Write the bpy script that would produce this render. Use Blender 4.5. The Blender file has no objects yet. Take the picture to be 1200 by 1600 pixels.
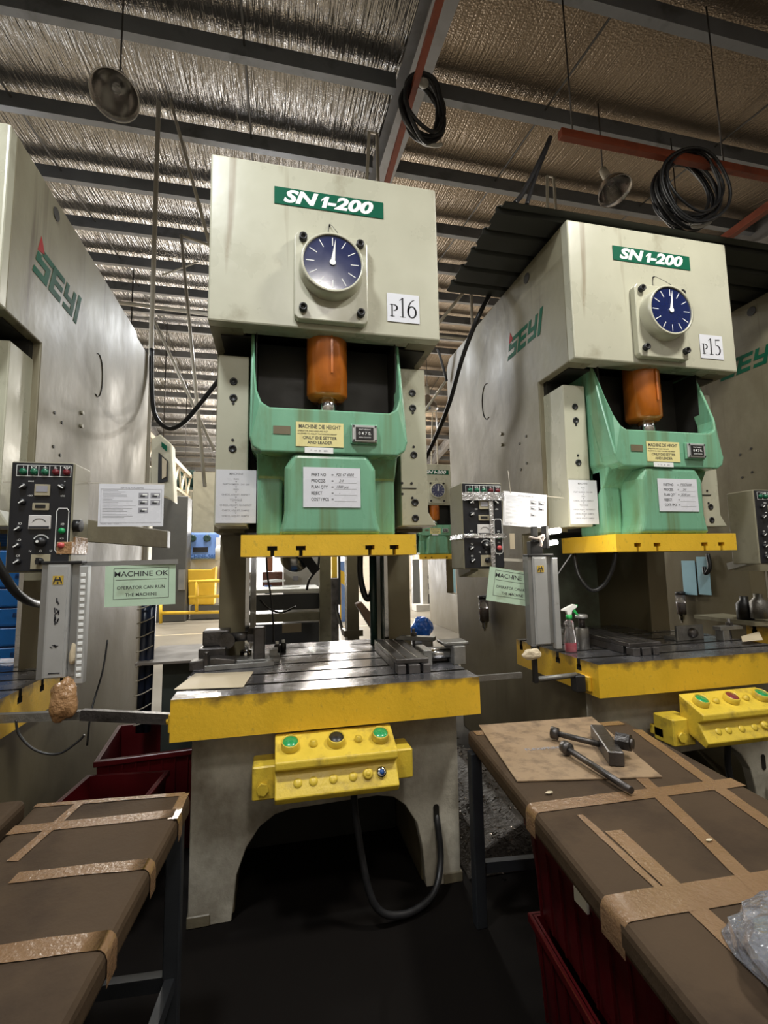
import bpy, bmesh, math, random
from mathutils import Matrix, Vector, noise
random.seed(7)
PI = math.pi
scene = bpy.context.scene
COL = scene.collection

# ------------------------------------------------------------------ camera
YAW, PITCH, ROLL, F, CH = .2235, .1045, -.0173, 739.0, 1.6
_cy, _sy, _cp, _sp = math.cos(YAW), math.sin(YAW), math.cos(PITCH), math.sin(PITCH)
FW = Vector((_sy*_cp, _cy*_cp, _sp)); RT = Vector((_cy, -_sy, 0)); UP = RT.cross(FW)
R2 = RT*math.cos(ROLL) + UP*math.sin(ROLL); U2 = -RT*math.sin(ROLL) + UP*math.cos(ROLL)
cd = bpy.data.cameras.new('camera'); cam = bpy.data.objects.new('camera', cd); COL.objects.link(cam)
m = Matrix((R2, U2, -FW)).transposed().to_4x4(); m.translation = Vector((0, 0, CH)); cam.matrix_world = m
cd.sensor_width = 36; cd.sensor_fit = 'AUTO'; cd.lens = F*36/1600; cd.clip_end = 200
scene.camera = cam

# ------------------------------------------------------------------ world, lamps, exposure
w = bpy.data.worlds.new('world'); scene.world = w; w.use_nodes = True
w.node_tree.nodes['Background'].inputs[0].default_value = (1, .97, .92, 1)
w.node_tree.nodes['Background'].inputs[1].default_value = 2.2
scene.view_settings.view_transform = 'Standard'; scene.view_settings.look = 'None'
scene.view_settings.gamma = 1; scene.view_settings.use_curve_mapping = False
scene.view_settings.exposure = 0.18
scene.cycles.use_denoising = True
scene.cycles.max_bounces = 7; scene.cycles.diffuse_bounces = 4; scene.cycles.glossy_bounces = 4
scene.cycles.sample_clamp_indirect = 6.0

def lamp(loc, power, size, col=(1, .96, .88), rot=(0, 0, 0), spread=PI, sy=None):
    l = bpy.data.lights.new('hall_light', 'AREA'); l.energy = power; l.color = col; l.spread = spread
    l.shape = 'RECTANGLE' if sy else 'DISK'; l.size = size
    if sy: l.size_y = sy
    o = bpy.data.objects.new('hall_light', l); o.location = loc; o.rotation_euler = rot; COL.objects.link(o)
    return o
# high bay lamps that are lit: two rows in the aisle behind the photographer, rows deeper in the hall, one added for the cartons
lamp((-.9, 1.0, 5.0), 92, .45, (.95, .98, 1))
lamp((2.5, .9, 5.0), 102, .45, (1, .98, .92))
lamp((-4.6, 4.7, 5.0), 170, .5, (.95, .98, 1))  # added, unseen lamp that brightens the blue cartons
lamp((.5, -1.6, 5.2), 62, .6, (1, .95, .88))
lamp((6.4, .4, 5.2), 16, .6, (1, .93, .84))
def glow(loc, power, col=(1, .86, .66)):     # unseen point lights added to brighten the roof
    l = bpy.data.lights.new('added_roof_glow', 'POINT'); l.energy = power; l.color = col; l.shadow_soft_size = .3
    o = bpy.data.objects.new('added_roof_glow', l); o.location = loc; COL.objects.link(o)
lamp((-.1, 7.8, 5.3), 60, .5, (.95, .98, 1)); glow((-.1, 7.8, 5.45), 34, (.92, .96, 1)); glow((-3.6, 6.6, 5.6), 12, (.92, .96, 1))
for x in (-6.5, -2.3, 2.1, 6.2):
    lamp((x, 9.0, 6.2), 40, .6, (1, .92, .78))
    lamp((x, 14.2, 6.4), 280, .6, (1, .96, .88)); glow((x, 14.2, 6.5), 34)
    lamp((x, 20.0, 6.0), 600, .6, (1, .94, .84)); glow((x, 20.0, 6.1), 110)
# daylight that comes in through the open doorway of the far wall
lamp((1.0, 25.7, 2.4), 800, 5.5, (1, .97, .93), (PI/2, 0, PI), sy=4.2)

# ------------------------------------------------------------------ measuring: pixel -> point on a real plane
def _ray(u, v): return R2*((u-600)/F) + U2*((800-v)/F) + FW
def AX(u, v, x): d = _ray(u, v); return Vector((0, 0, CH)) + d*(x/d.x)
def AY(u, v, y): d = _ray(u, v); return Vector((0, 0, CH)) + d*(y/d.y)
def AZ(u, v, z): d = _ray(u, v); return Vector((0, 0, CH)) + d*((z-CH)/d.z)

# ------------------------------------------------------------------ materials
def mat(name, col, rough=.5, metal=0., var=.12, vscale=5, dirt=None, damt=0., dscale=3, stretch=(1, 1, 1),
        bump=0., bscale=60, bstretch=(1, 1, 1), emit=None, estr=1, coat=0., trans=0., alpha=1., rvar=.1, drip=None, dripamt=0., coord='Object', spec=.5):
    M = bpy.data.materials.new(name); M.use_nodes = True; nt = M.node_tree; N = nt.nodes; L = nt.links
    b = N['Principled BSDF']
    tc = N.new('ShaderNodeTexCoord')
    def noise_(scale, st, detail=5, off=0):
        mp = N.new('ShaderNodeMapping'); mp.inputs['Scale'].default_value = st; mp.inputs['Location'].default_value = (off, off*.7, off*.3)
        L.new(tc.outputs[coord], mp.inputs[0])
        n = N.new('ShaderNodeTexNoise'); n.inputs['Scale'].default_value = scale; n.inputs['Detail'].default_value = detail
        n.inputs['Roughness'].default_value = .62
        L.new(mp.outputs[0], n.inputs['Vector']); return n
    def ramp(src, a, b_):
        r = N.new('ShaderNodeMapRange'); r.inputs['From Min'].default_value = a; r.inputs['From Max'].default_value = b_
        L.new(src, r.inputs['Value']); return r.outputs[0]
    def mix(fac, A, B):
        x = N.new('ShaderNodeMix'); x.data_type = 'RGBA'
        L.new(fac, x.inputs[0]) if not isinstance(fac, float) else setattr(x.inputs[0], 'default_value', fac)
        for s, i in ((A, 6), (B, 7)):
            if isinstance(s, tuple): x.inputs[i].default_value = (*s[:3], 1)
            else: L.new(s, x.inputs[i])
        return x.outputs[2]
    n1 = noise_(vscale, stretch)
    lo = tuple(c*(1-var) for c in col); hi = tuple(min(1, c*(1+var)) for c in col)
    c = mix(ramp(n1.outputs[0], .3, .7), lo, hi)
    if dirt:
        n2 = noise_(dscale, stretch, 8, 3.3)
        c = mix(ramp(n2.outputs[0], .72-damt*.45, .8-damt*.1), c, dirt)
    if drip:
        n3 = noise_(9, (1, 1, .06), 3, 9.1)
        c = mix(ramp(n3.outputs[0], .70-dripamt*.3, .78), c, drip)
    L.new(c, b.inputs['Base Color'])
    b.inputs['Metallic'].default_value = metal; b.inputs['Specular IOR Level'].default_value = spec
    if rvar:
        mr = N.new('ShaderNodeMapRange'); mr.inputs['To Min'].default_value = max(.02, rough-rvar); mr.inputs['To Max'].default_value = min(1, rough+rvar)
        mr.inputs['From Min'].default_value = .3; mr.inputs['From Max'].default_value = .7
        L.new(n1.outputs[0], mr.inputs['Value']); L.new(mr.outputs[0], b.inputs['Roughness'])
    else: b.inputs['Roughness'].default_value = rough
    if bump:
        nb = noise_(bscale, bstretch, 3, 1.7); bp = N.new('ShaderNodeBump'); bp.inputs['Strength'].default_value = bump
        bp.inputs['Distance'].default_value = .02; L.new(nb.outputs[0], bp.inputs['Height']); L.new(bp.outputs[0], b.inputs['Normal'])
    if emit:
        b.inputs['Emission Color'].default_value = (*emit, 1); b.inputs['Emission Strength'].default_value = estr
    if coat: b.inputs['Coat Weight'].default_value = coat; b.inputs['Coat Roughness'].default_value = .15
    if trans: b.inputs['Transmission Weight'].default_value = trans
    b.inputs['Alpha'].default_value = alpha
    return M

CREAM = mat('cream machine paint', (.47, .46, .355), .30, 0, .06, 2.2, (.24, .21, .14), .30, 2.6, (1, 1, .8), .10, 5, drip=(.30, .26, .18), dripamt=.06)
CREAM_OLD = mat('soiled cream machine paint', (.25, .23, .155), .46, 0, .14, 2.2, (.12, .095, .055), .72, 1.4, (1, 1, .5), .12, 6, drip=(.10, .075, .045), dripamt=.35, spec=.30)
OLIVE = mat('oily column paint', (.20, .175, .115), .38, 0, .25, 3, (.08, .06, .04), .7, 3, (1, 1, .5), .1, 20)
BASEP = mat('scuffed base paint', (.48, .45, .37), .5, 0, .14, 3, (.15, .12, .085), .62, 3.2, (1, 1, .8), .15, 25)
GREEN = mat('green slide enamel', (.17, .40, .255), .28, 0, .10, 3, (.13, .22, .10), .30, 2.4, (1, 1, .3), .05, 12, coat=.3, drip=(.13, .15, .045), dripamt=.75)
YELLOW = mat('yellow safety enamel', (.76, .47, .03), .40, 0, .07, 4, (.40, .26, .04), .30, 40, (1, 1, .6), .08, 40)
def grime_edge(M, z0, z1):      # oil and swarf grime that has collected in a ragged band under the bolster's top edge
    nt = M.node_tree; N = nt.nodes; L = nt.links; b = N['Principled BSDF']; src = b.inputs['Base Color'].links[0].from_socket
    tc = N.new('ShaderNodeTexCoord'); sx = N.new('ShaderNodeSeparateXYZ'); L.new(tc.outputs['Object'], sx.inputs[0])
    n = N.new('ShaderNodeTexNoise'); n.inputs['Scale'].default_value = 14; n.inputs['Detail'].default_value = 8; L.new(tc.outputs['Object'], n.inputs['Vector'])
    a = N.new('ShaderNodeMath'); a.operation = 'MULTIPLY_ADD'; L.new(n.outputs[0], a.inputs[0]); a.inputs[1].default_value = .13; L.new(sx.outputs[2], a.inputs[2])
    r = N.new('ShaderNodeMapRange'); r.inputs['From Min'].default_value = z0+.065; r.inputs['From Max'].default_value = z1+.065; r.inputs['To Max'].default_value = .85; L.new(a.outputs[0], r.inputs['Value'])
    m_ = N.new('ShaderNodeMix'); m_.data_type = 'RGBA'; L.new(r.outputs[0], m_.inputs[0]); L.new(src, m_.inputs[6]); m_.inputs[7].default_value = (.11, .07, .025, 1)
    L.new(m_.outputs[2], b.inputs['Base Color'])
def lower_tint(M, z1, depth, col, amt):      # brown tint over the lower plates, with a ragged upper edge
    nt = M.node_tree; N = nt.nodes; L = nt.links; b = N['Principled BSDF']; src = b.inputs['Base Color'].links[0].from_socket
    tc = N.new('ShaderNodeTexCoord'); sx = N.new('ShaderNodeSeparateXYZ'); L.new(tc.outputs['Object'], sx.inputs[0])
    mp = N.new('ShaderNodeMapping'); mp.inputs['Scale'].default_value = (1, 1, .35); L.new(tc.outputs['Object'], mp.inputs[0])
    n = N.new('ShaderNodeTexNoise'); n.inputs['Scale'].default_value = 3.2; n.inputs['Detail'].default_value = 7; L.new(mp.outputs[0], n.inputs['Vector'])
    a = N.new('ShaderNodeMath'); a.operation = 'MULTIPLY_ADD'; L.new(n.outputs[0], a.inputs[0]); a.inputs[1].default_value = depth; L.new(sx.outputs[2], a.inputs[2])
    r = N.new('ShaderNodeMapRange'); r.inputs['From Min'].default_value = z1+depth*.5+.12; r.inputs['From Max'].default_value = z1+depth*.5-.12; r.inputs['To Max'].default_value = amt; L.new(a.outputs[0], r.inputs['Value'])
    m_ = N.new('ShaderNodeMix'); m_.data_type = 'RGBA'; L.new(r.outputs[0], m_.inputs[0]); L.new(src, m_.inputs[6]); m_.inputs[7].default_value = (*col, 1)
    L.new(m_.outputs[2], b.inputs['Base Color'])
lower_tint(CREAM_OLD, 1.75, 2.2, (.115, .092, .05), .75)
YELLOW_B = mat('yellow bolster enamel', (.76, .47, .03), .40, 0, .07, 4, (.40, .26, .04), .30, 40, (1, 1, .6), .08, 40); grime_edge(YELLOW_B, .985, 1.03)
YELLOW_C = mat('worn yellow console enamel', (.72, .52, .05), .42, 0, .10, 6, (.33, .22, .04), .45, 12, bump=.1, bscale=50)
YELLOW_F = mat('faded background yellow', (.82, .52, .04), .5, 0, .05)
STEEL = mat('machined bolster steel', (.42, .42, .45), .24, .92, .25, 5, (.10, .09, .09), .36, 7, bump=.06, bscale=30)
DSTEEL = mat('dark oily tool steel', (.095, .088, .085), .36, .75, .3, 9, (.03, .025, .02), .5, 8, bump=.15, bscale=60)
BSTEEL = mat('bright ground steel', (.62, .62, .62), .16, 1, .1, 8, bump=.03)
GREYSTEEL = mat('grey cast steel', (.23, .225, .21), .42, .7, .25, 10, bump=.2, bscale=90)
ALU = mat('aluminium housing', (.55, .56, .56), .36, .55, .06, 5, (.25, .22, .2), .2, 6)
ALU_SIDE = mat('grey aluminium channel', (.33, .33, .32), .4, .6, .08, 5)
ORANGE = mat('orange oiled plunger', (.62, .17, .02), .16, .1, .2, 6, (.20, .045, .01), .5, 4, (1, 1, .4), .05, 20, coat=.6)
BLACK = mat('black enamel', (.012, .012, .013), .4, 0, .2, 6)
CAVITY = mat('black metal and recess shade', (.018, .016, .013), .5, .1, .3, 6)  # also stands in for the shade inside recesses and slots
RUBBER = mat('black cable rubber', (.016, .016, .017), .42, 0, .2, 20)
WHITE = mat('white print', (.85, .86, .84), .5, 0, .02)
PAPER = mat('white paper in sleeve', (.72, .73, .78), .3, 0, .04, 3, bump=.05, bscale=8, coat=.4)
INK = mat('dark printing ink', (.03, .03, .035), .6, 0, 0)
GINK = mat('grey printing ink', (.30, .30, .33), .6, 0, .1)
SIGN_GREEN = mat('pale green card', (.50, .66, .50), .45, 0, .07, 4, (.30, .36, .24), .35, 7)
BRAND_GREEN = mat('dark green vinyl', (.004, .095, .05), .6, 0, .06, spec=.12)
BRAND_RED = mat('red vinyl', (.36, .02, .02), .6, 0, .06, spec=.12)
NAVY = mat('navy dial face', (.012, .02, .085), .12, 0, .15, 3, coat=.8)
PLATE_Y = mat('yellowed sticker', (.80, .72, .33), .4, 0, .08, 4, (.45, .33, .10), .35, 5, (1, 1, .3))
PLATE_R = mat('bare brown patch', (.16, .13, .075), .5, 0, .1)
PANELBLK = mat('black panel face', (.013, .014, .018), .35, 0, .2, 6)
OLIVEBOX = mat('olive grey box paint', (.27, .25, .175), .4, 0, .12, 5, (.14, .12, .08), .4, 6, drip=(.10, .08, .05), dripamt=.1)
LGREEN = mat('green lens', (.01, .12, .06), .2, 0, .1, coat=.6)
LRED = mat('dark red lens', (.13, .01, .015), .2, 0, .1, coat=.6)
BTN_GREEN = mat('green push button', (.01, .30, .09), .3, 0, .1, 20, coat=.3)
BTN_RED = mat('dull red push button', (.20, .025, .03), .4, 0, .1)
BTN_PINK = mat('faded red push button', (.62, .10, .10), .4, 0, .1)
METER = mat('meter face', (.62, .60, .58), .35, 0, .1)
BEIGE_PL = mat('beige plastic', (.36, .32, .22), .4, 0, .1)
CHROME = mat('chrome ring', (.7, .7, .68), .15, 1, 0)
BOARD = mat('plywood bench top grey', (.066, .044, .027), .75, 0, .16, 2.5, (.030, .020, .014), .5, 3, bump=.15, bscale=30, spec=.12)
TAPE = mat('brown packing tape', (.21, .125, .068), .24, 0, .10, 5, (.24, .15, .09), .3, 9, bump=.25, bscale=70, coat=.4)
CARD = mat('worn cardboard', (.30, .205, .12), .6, 0, .08, 4, (.10, .065, .04), .55, 13, bump=.08, bscale=30)
CARD_P = mat('pale cardboard', (.58, .49, .34), .6, 0, .05, 4, (.42, .33, .2), .2, 5)
KRAFT = mat('crumpled kraft tape', (.36, .20, .09), .3, 0, .12, 9, bump=.5, bscale=40, coat=.3)
REDPL = mat('dark red crate plastic', (.075, .003, .005), .35, 0, .15, 5)
BLUEBOX = mat('bright blue carton', (.012, .24, .78), .45, 0, .08, 3)
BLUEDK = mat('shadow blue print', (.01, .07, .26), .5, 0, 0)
BLUESHEET = mat('light blue sheet', (.30, .52, .62), .5, 0, .08, 5)
BLUEM = mat('blue gauge panel', (.16, .29, .66), .45, 0, .08)
BLUEBAG = mat('blue plastic bag', (.02, .16, .75), .2, 0, .3, 9, bump=.6, bscale=18, coat=.5)
REDOX = mat('red oxide steel', (.26, .055, .022), .5, .1, .15, 5, (.12, .03, .015), .4, 5)
PURLIN = mat('grey galvanised purlin', (.25, .26, .28), .45, .4, .12, 3, (.09, .085, .08), .4, 2)
RAFTER = mat('dusty rafter steel', (.19, .185, .185), .5, .3, .12, 3, (.11, .10, .09), .5, 2)
CONDUIT = mat('cream conduit', (.50, .46, .38), .4, 0, .08)
CANOPY = mat('dark corrugated sheet', (.040, .042, .036), .55, .3, .2, 4)
CONC = mat('far concrete wall', (.55, .50, .42), .7, 0, .08)
SKIRT = mat('dark skirt sheet', (.05, .052, .056), .5, 0, .2)
MOTOR = mat('dark green motor paint', (.02, .05, .042), .35, 0, .3, 8)
GREYDOOR = mat('dark grey door paint', (.09, .09, .085), .45, 0, .1)
PEACH = mat('peach wall board', (.60, .42, .30), .6, 0, .04)
BROWNCAB = mat('brown lacquer', (.14, .05, .03), .3, 0, .2)
GLASS = mat('clear plastic', (.9, .88, .9), .08, 0, 0, trans=.92, rvar=0)
FILM = mat('crinkled clear film', (.62, .64, .72), .12, 0, .2, 8, bump=.9, bscale=22, trans=.8, coat=.8)
REDLIQ = mat('red cleaning liquid', (.50, .01, .05), .15, 0, 0)
OILLIQ = mat('brown oil', (.06, .03, .015), .12, 0, 0)
GREENPL = mat('green trigger plastic', (.03, .42, .10), .35, 0, 0)
CHIPS = mat('curled metal chips', (.17, .145, .12), .25, .9, .4, 60)
GLOW = mat('lit work lamp tube', (1, .95, .85), .4, 0, 0, emit=(1, .93, .80), estr=28)
NAVYSTRAP = mat('navy hose', (.012, .02, .045), .4, 0, .1)

def foil(name, col, rough, kind):
    M = bpy.data.materials.new(name); M.use_nodes = True; nt = M.node_tree; N = nt.nodes; L = nt.links
    b = N['Principled BSDF']; b.inputs['Metallic'].default_value = .88; b.inputs['Roughness'].default_value = rough
    tc = N.new('ShaderNodeTexCoord')
    def nz(scale, st, d=4):
        mp = N.new('ShaderNodeMapping'); mp.inputs['Scale'].default_value = st; L.new(tc.outputs['Object'], mp.inputs[0])
        n = N.new('ShaderNodeTexNoise'); n.inputs['Scale'].default_value = scale; n.inputs['Detail'].default_value = d
        L.new(mp.outputs[0], n.inputs['Vector']); return n.outputs[0]
    def math_(op, a, b_):
        x = N.new('ShaderNodeMath'); x.operation = op
        for i, s in ((0, a), (1, b_)):
            if isinstance(s, (int, float)): x.inputs[i].default_value = s
            else: L.new(s, x.inputs[i])
        return x.outputs[0]
    wr = nz(4.5, (9, .32, 1), 2)           # long wrinkles running up the slope
    fi = nz(60, (1, .5, 1), 2)
    v = N.new('ShaderNodeTexVoronoi'); v.inputs['Scale'].default_value = 48; L.new(tc.outputs['Object'], v.inputs['Vector'])
    pouch = nz(1.1, (1, 1, 1), 3)
    h = math_('ADD', math_('MULTIPLY', wr, kind[0]), math_('ADD', math_('MULTIPLY', fi, kind[1]), math_('ADD', math_('MULTIPLY', v.outputs['Distance'], kind[2]), math_('MULTIPLY', pouch, .5))))
    bp = N.new('ShaderNodeBump'); bp.inputs['Strength'].default_value = .8; bp.inputs['Distance'].default_value = .035
    L.new(h, bp.inputs['Height']); L.new(bp.outputs[0], b.inputs['Normal'])
    cr = N.new('ShaderNodeMix'); cr.data_type = 'RGBA'; L.new(nz(.8, (1, 1, 1)), cr.inputs[0])
    cr.inputs[6].default_value = (*[c*.62 for c in col], 1); cr.inputs[7].default_value = (*col, 1); L.new(cr.outputs[2], b.inputs['Base Color'])
    return M
FOIL = foil('silver roof foil', (.33, .315, .30), .15, (1.2, .06, .04))
FOIL_B = foil('warm lit quilted roof foil', (.30, .24, .18), .33, (.55, .06, .16))  # brown tint puts the warm light of this bay into the foil colour

def floor_mat():
    M = bpy.data.materials.new('shade darkened oily concrete'); M.use_nodes = True; nt = M.node_tree; N = nt.nodes; L = nt.links
    b = N['Principled BSDF']; tc = N.new('ShaderNodeTexCoord')
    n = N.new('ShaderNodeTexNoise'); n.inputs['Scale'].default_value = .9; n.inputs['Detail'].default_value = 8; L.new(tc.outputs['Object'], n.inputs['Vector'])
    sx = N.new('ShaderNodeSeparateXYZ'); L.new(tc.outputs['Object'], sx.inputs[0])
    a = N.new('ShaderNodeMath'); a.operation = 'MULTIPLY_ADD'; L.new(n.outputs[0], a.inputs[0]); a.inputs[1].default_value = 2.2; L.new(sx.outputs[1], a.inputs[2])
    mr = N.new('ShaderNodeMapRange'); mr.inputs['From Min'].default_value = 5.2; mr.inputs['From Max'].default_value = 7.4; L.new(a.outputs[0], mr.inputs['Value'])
    mx = N.new('ShaderNodeMix'); mx.data_type = 'RGBA'; L.new(mr.outputs[0], mx.inputs[0]); mx.inputs[6].default_value = (.006, .0048, .004, 1)  # near floor almost black: oily dirt plus bench shade put into the colour
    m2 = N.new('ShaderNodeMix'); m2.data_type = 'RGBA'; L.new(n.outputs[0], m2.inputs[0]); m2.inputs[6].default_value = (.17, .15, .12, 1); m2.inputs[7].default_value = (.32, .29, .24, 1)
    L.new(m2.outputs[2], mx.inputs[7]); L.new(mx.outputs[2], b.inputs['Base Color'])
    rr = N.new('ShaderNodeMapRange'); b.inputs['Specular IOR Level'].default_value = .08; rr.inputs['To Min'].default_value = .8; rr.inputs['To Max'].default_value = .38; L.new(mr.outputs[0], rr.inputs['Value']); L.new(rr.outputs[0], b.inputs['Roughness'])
    return M
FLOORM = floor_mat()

# ------------------------------------------------------------------ mesh builder
class MB:
    def __init__(s): s.v = []; s.f = []; s.mi = []; s.sm = []; s.M = Matrix()
    def add(s, verts, faces, mi=0, smooth=False):
        o = len(s.v)
        s.v += [tuple(s.M @ Vector(p)) for p in verts]
        for k, f in enumerate(faces):
            s.f.append([i+o for i in f]); s.mi.append(mi[k] if isinstance(mi, list) else mi)
            s.sm.append(smooth[k] if isinstance(smooth, list) else smooth)
        return s
    def bm(s, bm, mi=0, smooth=False, matf=None):
        bm.normal_update(); bm.verts.index_update()
        s.add([v.co[:] for v in bm.verts], [[v.index for v in f.verts] for f in bm.faces],
              [matf(f) if matf else mi for f in bm.faces], smooth); bm.free(); return s
    def box(s, x0, x1, y0, y1, z0, z1, mi=0, bev=0, seg=1, matf=None):
        b = bmesh.new(); vs = [b.verts.new(p) for p in ((x0, y0, z0), (x1, y0, z0), (x1, y1, z0), (x0, y1, z0), (x0, y0, z1), (x1, y0, z1), (x1, y1, z1), (x0, y1, z1))]
        for f in ((0, 3, 2, 1), (4, 5, 6, 7), (0, 1, 5, 4), (1, 2, 6, 5), (2, 3, 7, 6), (3, 0, 4, 7)): b.faces.new([vs[i] for i in f])
        if bev: bmesh.ops.bevel(b, geom=b.edges[:], offset=bev, segments=seg, affect='EDGES', profile=.5)
        return s.bm(b, mi, False, matf)
    def prism(s, poly, a0, a1, axis='y', mi=0, bev=0, seg=2, matf=None):
        # poly of (p,q): axis y -> (x,z); axis x -> (y,z); axis z -> (x,y)
        def P(p, a): return {'y': (p[0], a, p[1]), 'x': (a, p[0], p[1]), 'z': (p[0], p[1], a)}[axis]
        b = bmesh.new(); A = [b.verts.new(P(p, a0)) for p in poly]; B = [b.verts.new(P(p, a1)) for p in poly]; n = len(poly)
        b.faces.new(A); b.faces.new(B[::-1])
        for i in range(n): b.faces.new((A[i], B[i], B[(i+1) % n], A[(i+1) % n]))
        bmesh.ops.recalc_face_normals(b, faces=b.faces[:])
        if bev:
            es = [e for e in b.edges if len(e.link_faces) == 2 and e.calc_face_angle(0) > .6]
            bmesh.ops.bevel(b, geom=es, offset=bev, segments=seg, affect='EDGES', profile=.5, clamp_overlap=True)
        big = [f for f in b.faces if len(f.verts) > 4]
        if big: bmesh.ops.triangulate(b, faces=big)
        return s.bm(b, mi, False, matf)
    def cyl(s, p0, p1, r0, r1=None, n=16, mi=0, caps=True, smooth=True):
        p0, p1 = Vector(p0), Vector(p1); r1 = r0 if r1 is None else r1; d = (p1-p0).normalized()
        a = d.orthogonal().normalized(); c = d.cross(a); V = []; Fs = []; S = []
        for (p, r) in ((p0, r0), (p1, r1)):
            for i in range(n): t = 2*PI*i/n; V.append(p + (a*math.cos(t)+c*math.sin(t))*r)
        for i in range(n): j = (i+1) % n; Fs.append([i, j, n+j, n+i]); S.append(smooth)
        if caps: Fs += [list(range(n))[::-1], list(range(n, 2*n))]; S += [False, False]
        return s.add(V, Fs, mi, S)
    def lathe(s, prof, o=(0, 0, 0), ax=(0, 0, 1), n=24, mi=0):
        o = Vector(o); d = Vector(ax).normalized(); a = d.orthogonal().normalized(); c = d.cross(a); V = []; Fs = []; S = []
        mm = []
        for (r, h) in prof:
            for i in range(n): t = 2*PI*i/n; V.append(o + d*h + (a*math.cos(t)+c*math.sin(t))*max(r, 1e-4))
        for k in range(len(prof)-1):
            for i in range(n): j = (i+1) % n; Fs.append([k*n+i, k*n+j, (k+1)*n+j, (k+1)*n+i]); S.append(True); mm.append(mi[k] if isinstance(mi, list) else mi)
        return s.add(V, Fs, mm, S)
    def tube(s, pts, r, n=8, mi=0, res=6, closed=False):
        P = [Vector(p) for p in pts]
        if len(P) > 2 and res > 1:            # Catmull-Rom
            Q = []; m_ = len(P)
            for i in range(m_ if closed else m_-1):
                g = (lambda k: P[k % m_]) if closed else (lambda k: P[min(max(k, 0), m_-1)])
                a, b, c, d = g(i-1), g(i), g(i+1), g(i+2)
                for k in range(res):
                    t = k/res; Q.append(.5*((2*b)+(c-a)*t+(2*a-5*b+4*c-d)*t*t+(3*b-a-3*c+d)*t**3))
            if not closed: Q.append(P[-1])
            P = Q
        V = []; Fs = []; S = []; up = None; m_ = len(P)
        for i, p in enumerate(P):
            d = (P[(i+1) % m_]-P[i-1]) if closed else (P[min(i+1, m_-1)]-P[max(i-1, 0)]); d.normalize()
            up = d.orthogonal() if up is None else (up - d*up.dot(d)); up.normalize(); c = d.cross(up)
            rr = r[i*(len(r)-1)//max(1, m_-1)] if isinstance(r, list) else r
            for k in range(n): t = 2*PI*k/n; V.append(p + (up*math.cos(t)+c*math.sin(t))*rr)
        for i in range(m_ if closed else m_-1):
            j = (i+1) % m_
            for k in range(n): l = (k+1) % n; Fs.append([i*n+k, i*n+l, j*n+l, j*n+k]); S.append(True)
        if not closed: Fs += [list(range(n))[::-1], [(m_-1)*n+k for k in range(n)]]; S += [False, False]
        return s.add(V, Fs, mi, S)
    def bar(s, p0, p1, w, h, mi=0, upv=(0, 0, 1)):
        p0, p1 = Vector(p0), Vector(p1); d = (p1-p0); L = d.length; d.normalize(); u = Vector(upv); u = (u-d*u.dot(d)).normalized(); c = d.cross(u)
        old = s.M; s.M = s.M @ Matrix(((*d, ), (*c, ), (*u, ))).transposed().to_4x4(); 
        s.M.translation = old @ p0
        s.box(0, L, -w/2, w/2, -h/2, h/2, mi); s.M = old; return s
    def stroke(s, pts, wd, th=.0008, mi=0, closed=False):
        # flat ribbon in the local xy plane, wd scalar or per point; z = thickness
        P = [Vector((p[0], p[1], 0)) for p in pts]
        for i in range(len(P)-1):
            a, b = P[i], P[i+1]; d = (b-a); 
            if d.length < 1e-7: continue
            d.normalize(); n_ = Vector((-d.y, d.x, 0)); wa, wb = (wd, wd) if not isinstance(wd, (list, tuple)) else (wd[i], wd[i+1])
            e = d*min(wa, wb)*.25
            V = [a-e-n_*wa/2, b+e-n_*wb/2, b+e+n_*wb/2, a-e+n_*wa/2]; V2 = [v+Vector((0, 0, th)) for v in V]
            s.add(V+V2, [[0, 3, 2, 1], [4, 5, 6, 7], [0, 1, 5, 4], [1, 2, 6, 5], [2, 3, 7, 6], [3, 0, 4, 7]], mi)
        return s
    def rect(s, x0, x1, y0, y1, th=.0008, mi=0): return s.box(x0, x1, y0, y1, 0, th, mi)
    def poly(s, pts, th=.0008, mi=0): return s.prism(pts, 0, th, 'z', mi)
    def build(s, name, mats, parent=None, origin=None):
        me = bpy.data.meshes.new(name)
        V = s.v
        if parent is None and origin is None and V:
            xs, ys, zs = zip(*V); origin = ((min(xs)+max(xs))/2, (min(ys)+max(ys))/2, min(zs))
        if origin is not None: V = [(x-origin[0], y-origin[1], z-origin[2]) for x, y, z in V]
        me.from_pydata(V, [], s.f)
        for M_ in (mats if isinstance(mats, (list, tuple)) else [mats]): me.materials.append(M_)
        me.polygons.foreach_set('material_index', s.mi); me.polygons.foreach_set('use_smooth', s.sm); me.update()
        o = bpy.data.objects.new(name, me); COL.objects.link(o)
        if origin is not None: o.location = origin
        if parent: o.parent = parent
        return o

def tag(o, label=None, cat=None, group=None, kind=None):
    if label: o['label'] = label
    if cat: o['category'] = cat
    if group: o['group'] = group
    if kind: o['kind'] = kind
    return o
def thing(name, label, cat, loc=(0, 0, 0), group=None, rz=0):
    o = bpy.data.objects.new(name, None); COL.objects.link(o); o.location = loc; o.rotation_euler.z = rz; o.empty_display_size = .1
    return tag(o, label, cat, group)
def struct(name, mb, mats, parent=None):
    o = mb.build(name, mats, parent, None if parent else (0, 0, 0))
    if not parent: o['kind'] = 'structure'
    return o
def copy_tree(o, parent=None):
    c = o.copy(); COL.objects.link(c)
    if parent: c.parent = parent
    for ch in list(o.children): copy_tree(ch, c)
    return c
def frame(o, right, up):
    r = Vector(right).normalized(); u = Vector(up); u = (u-r*u.dot(r)).normalized(); n = r.cross(u)
    M_ = Matrix((r, u, n)).transposed().to_4x4(); M_.translation = Vector(o); return M_
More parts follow.
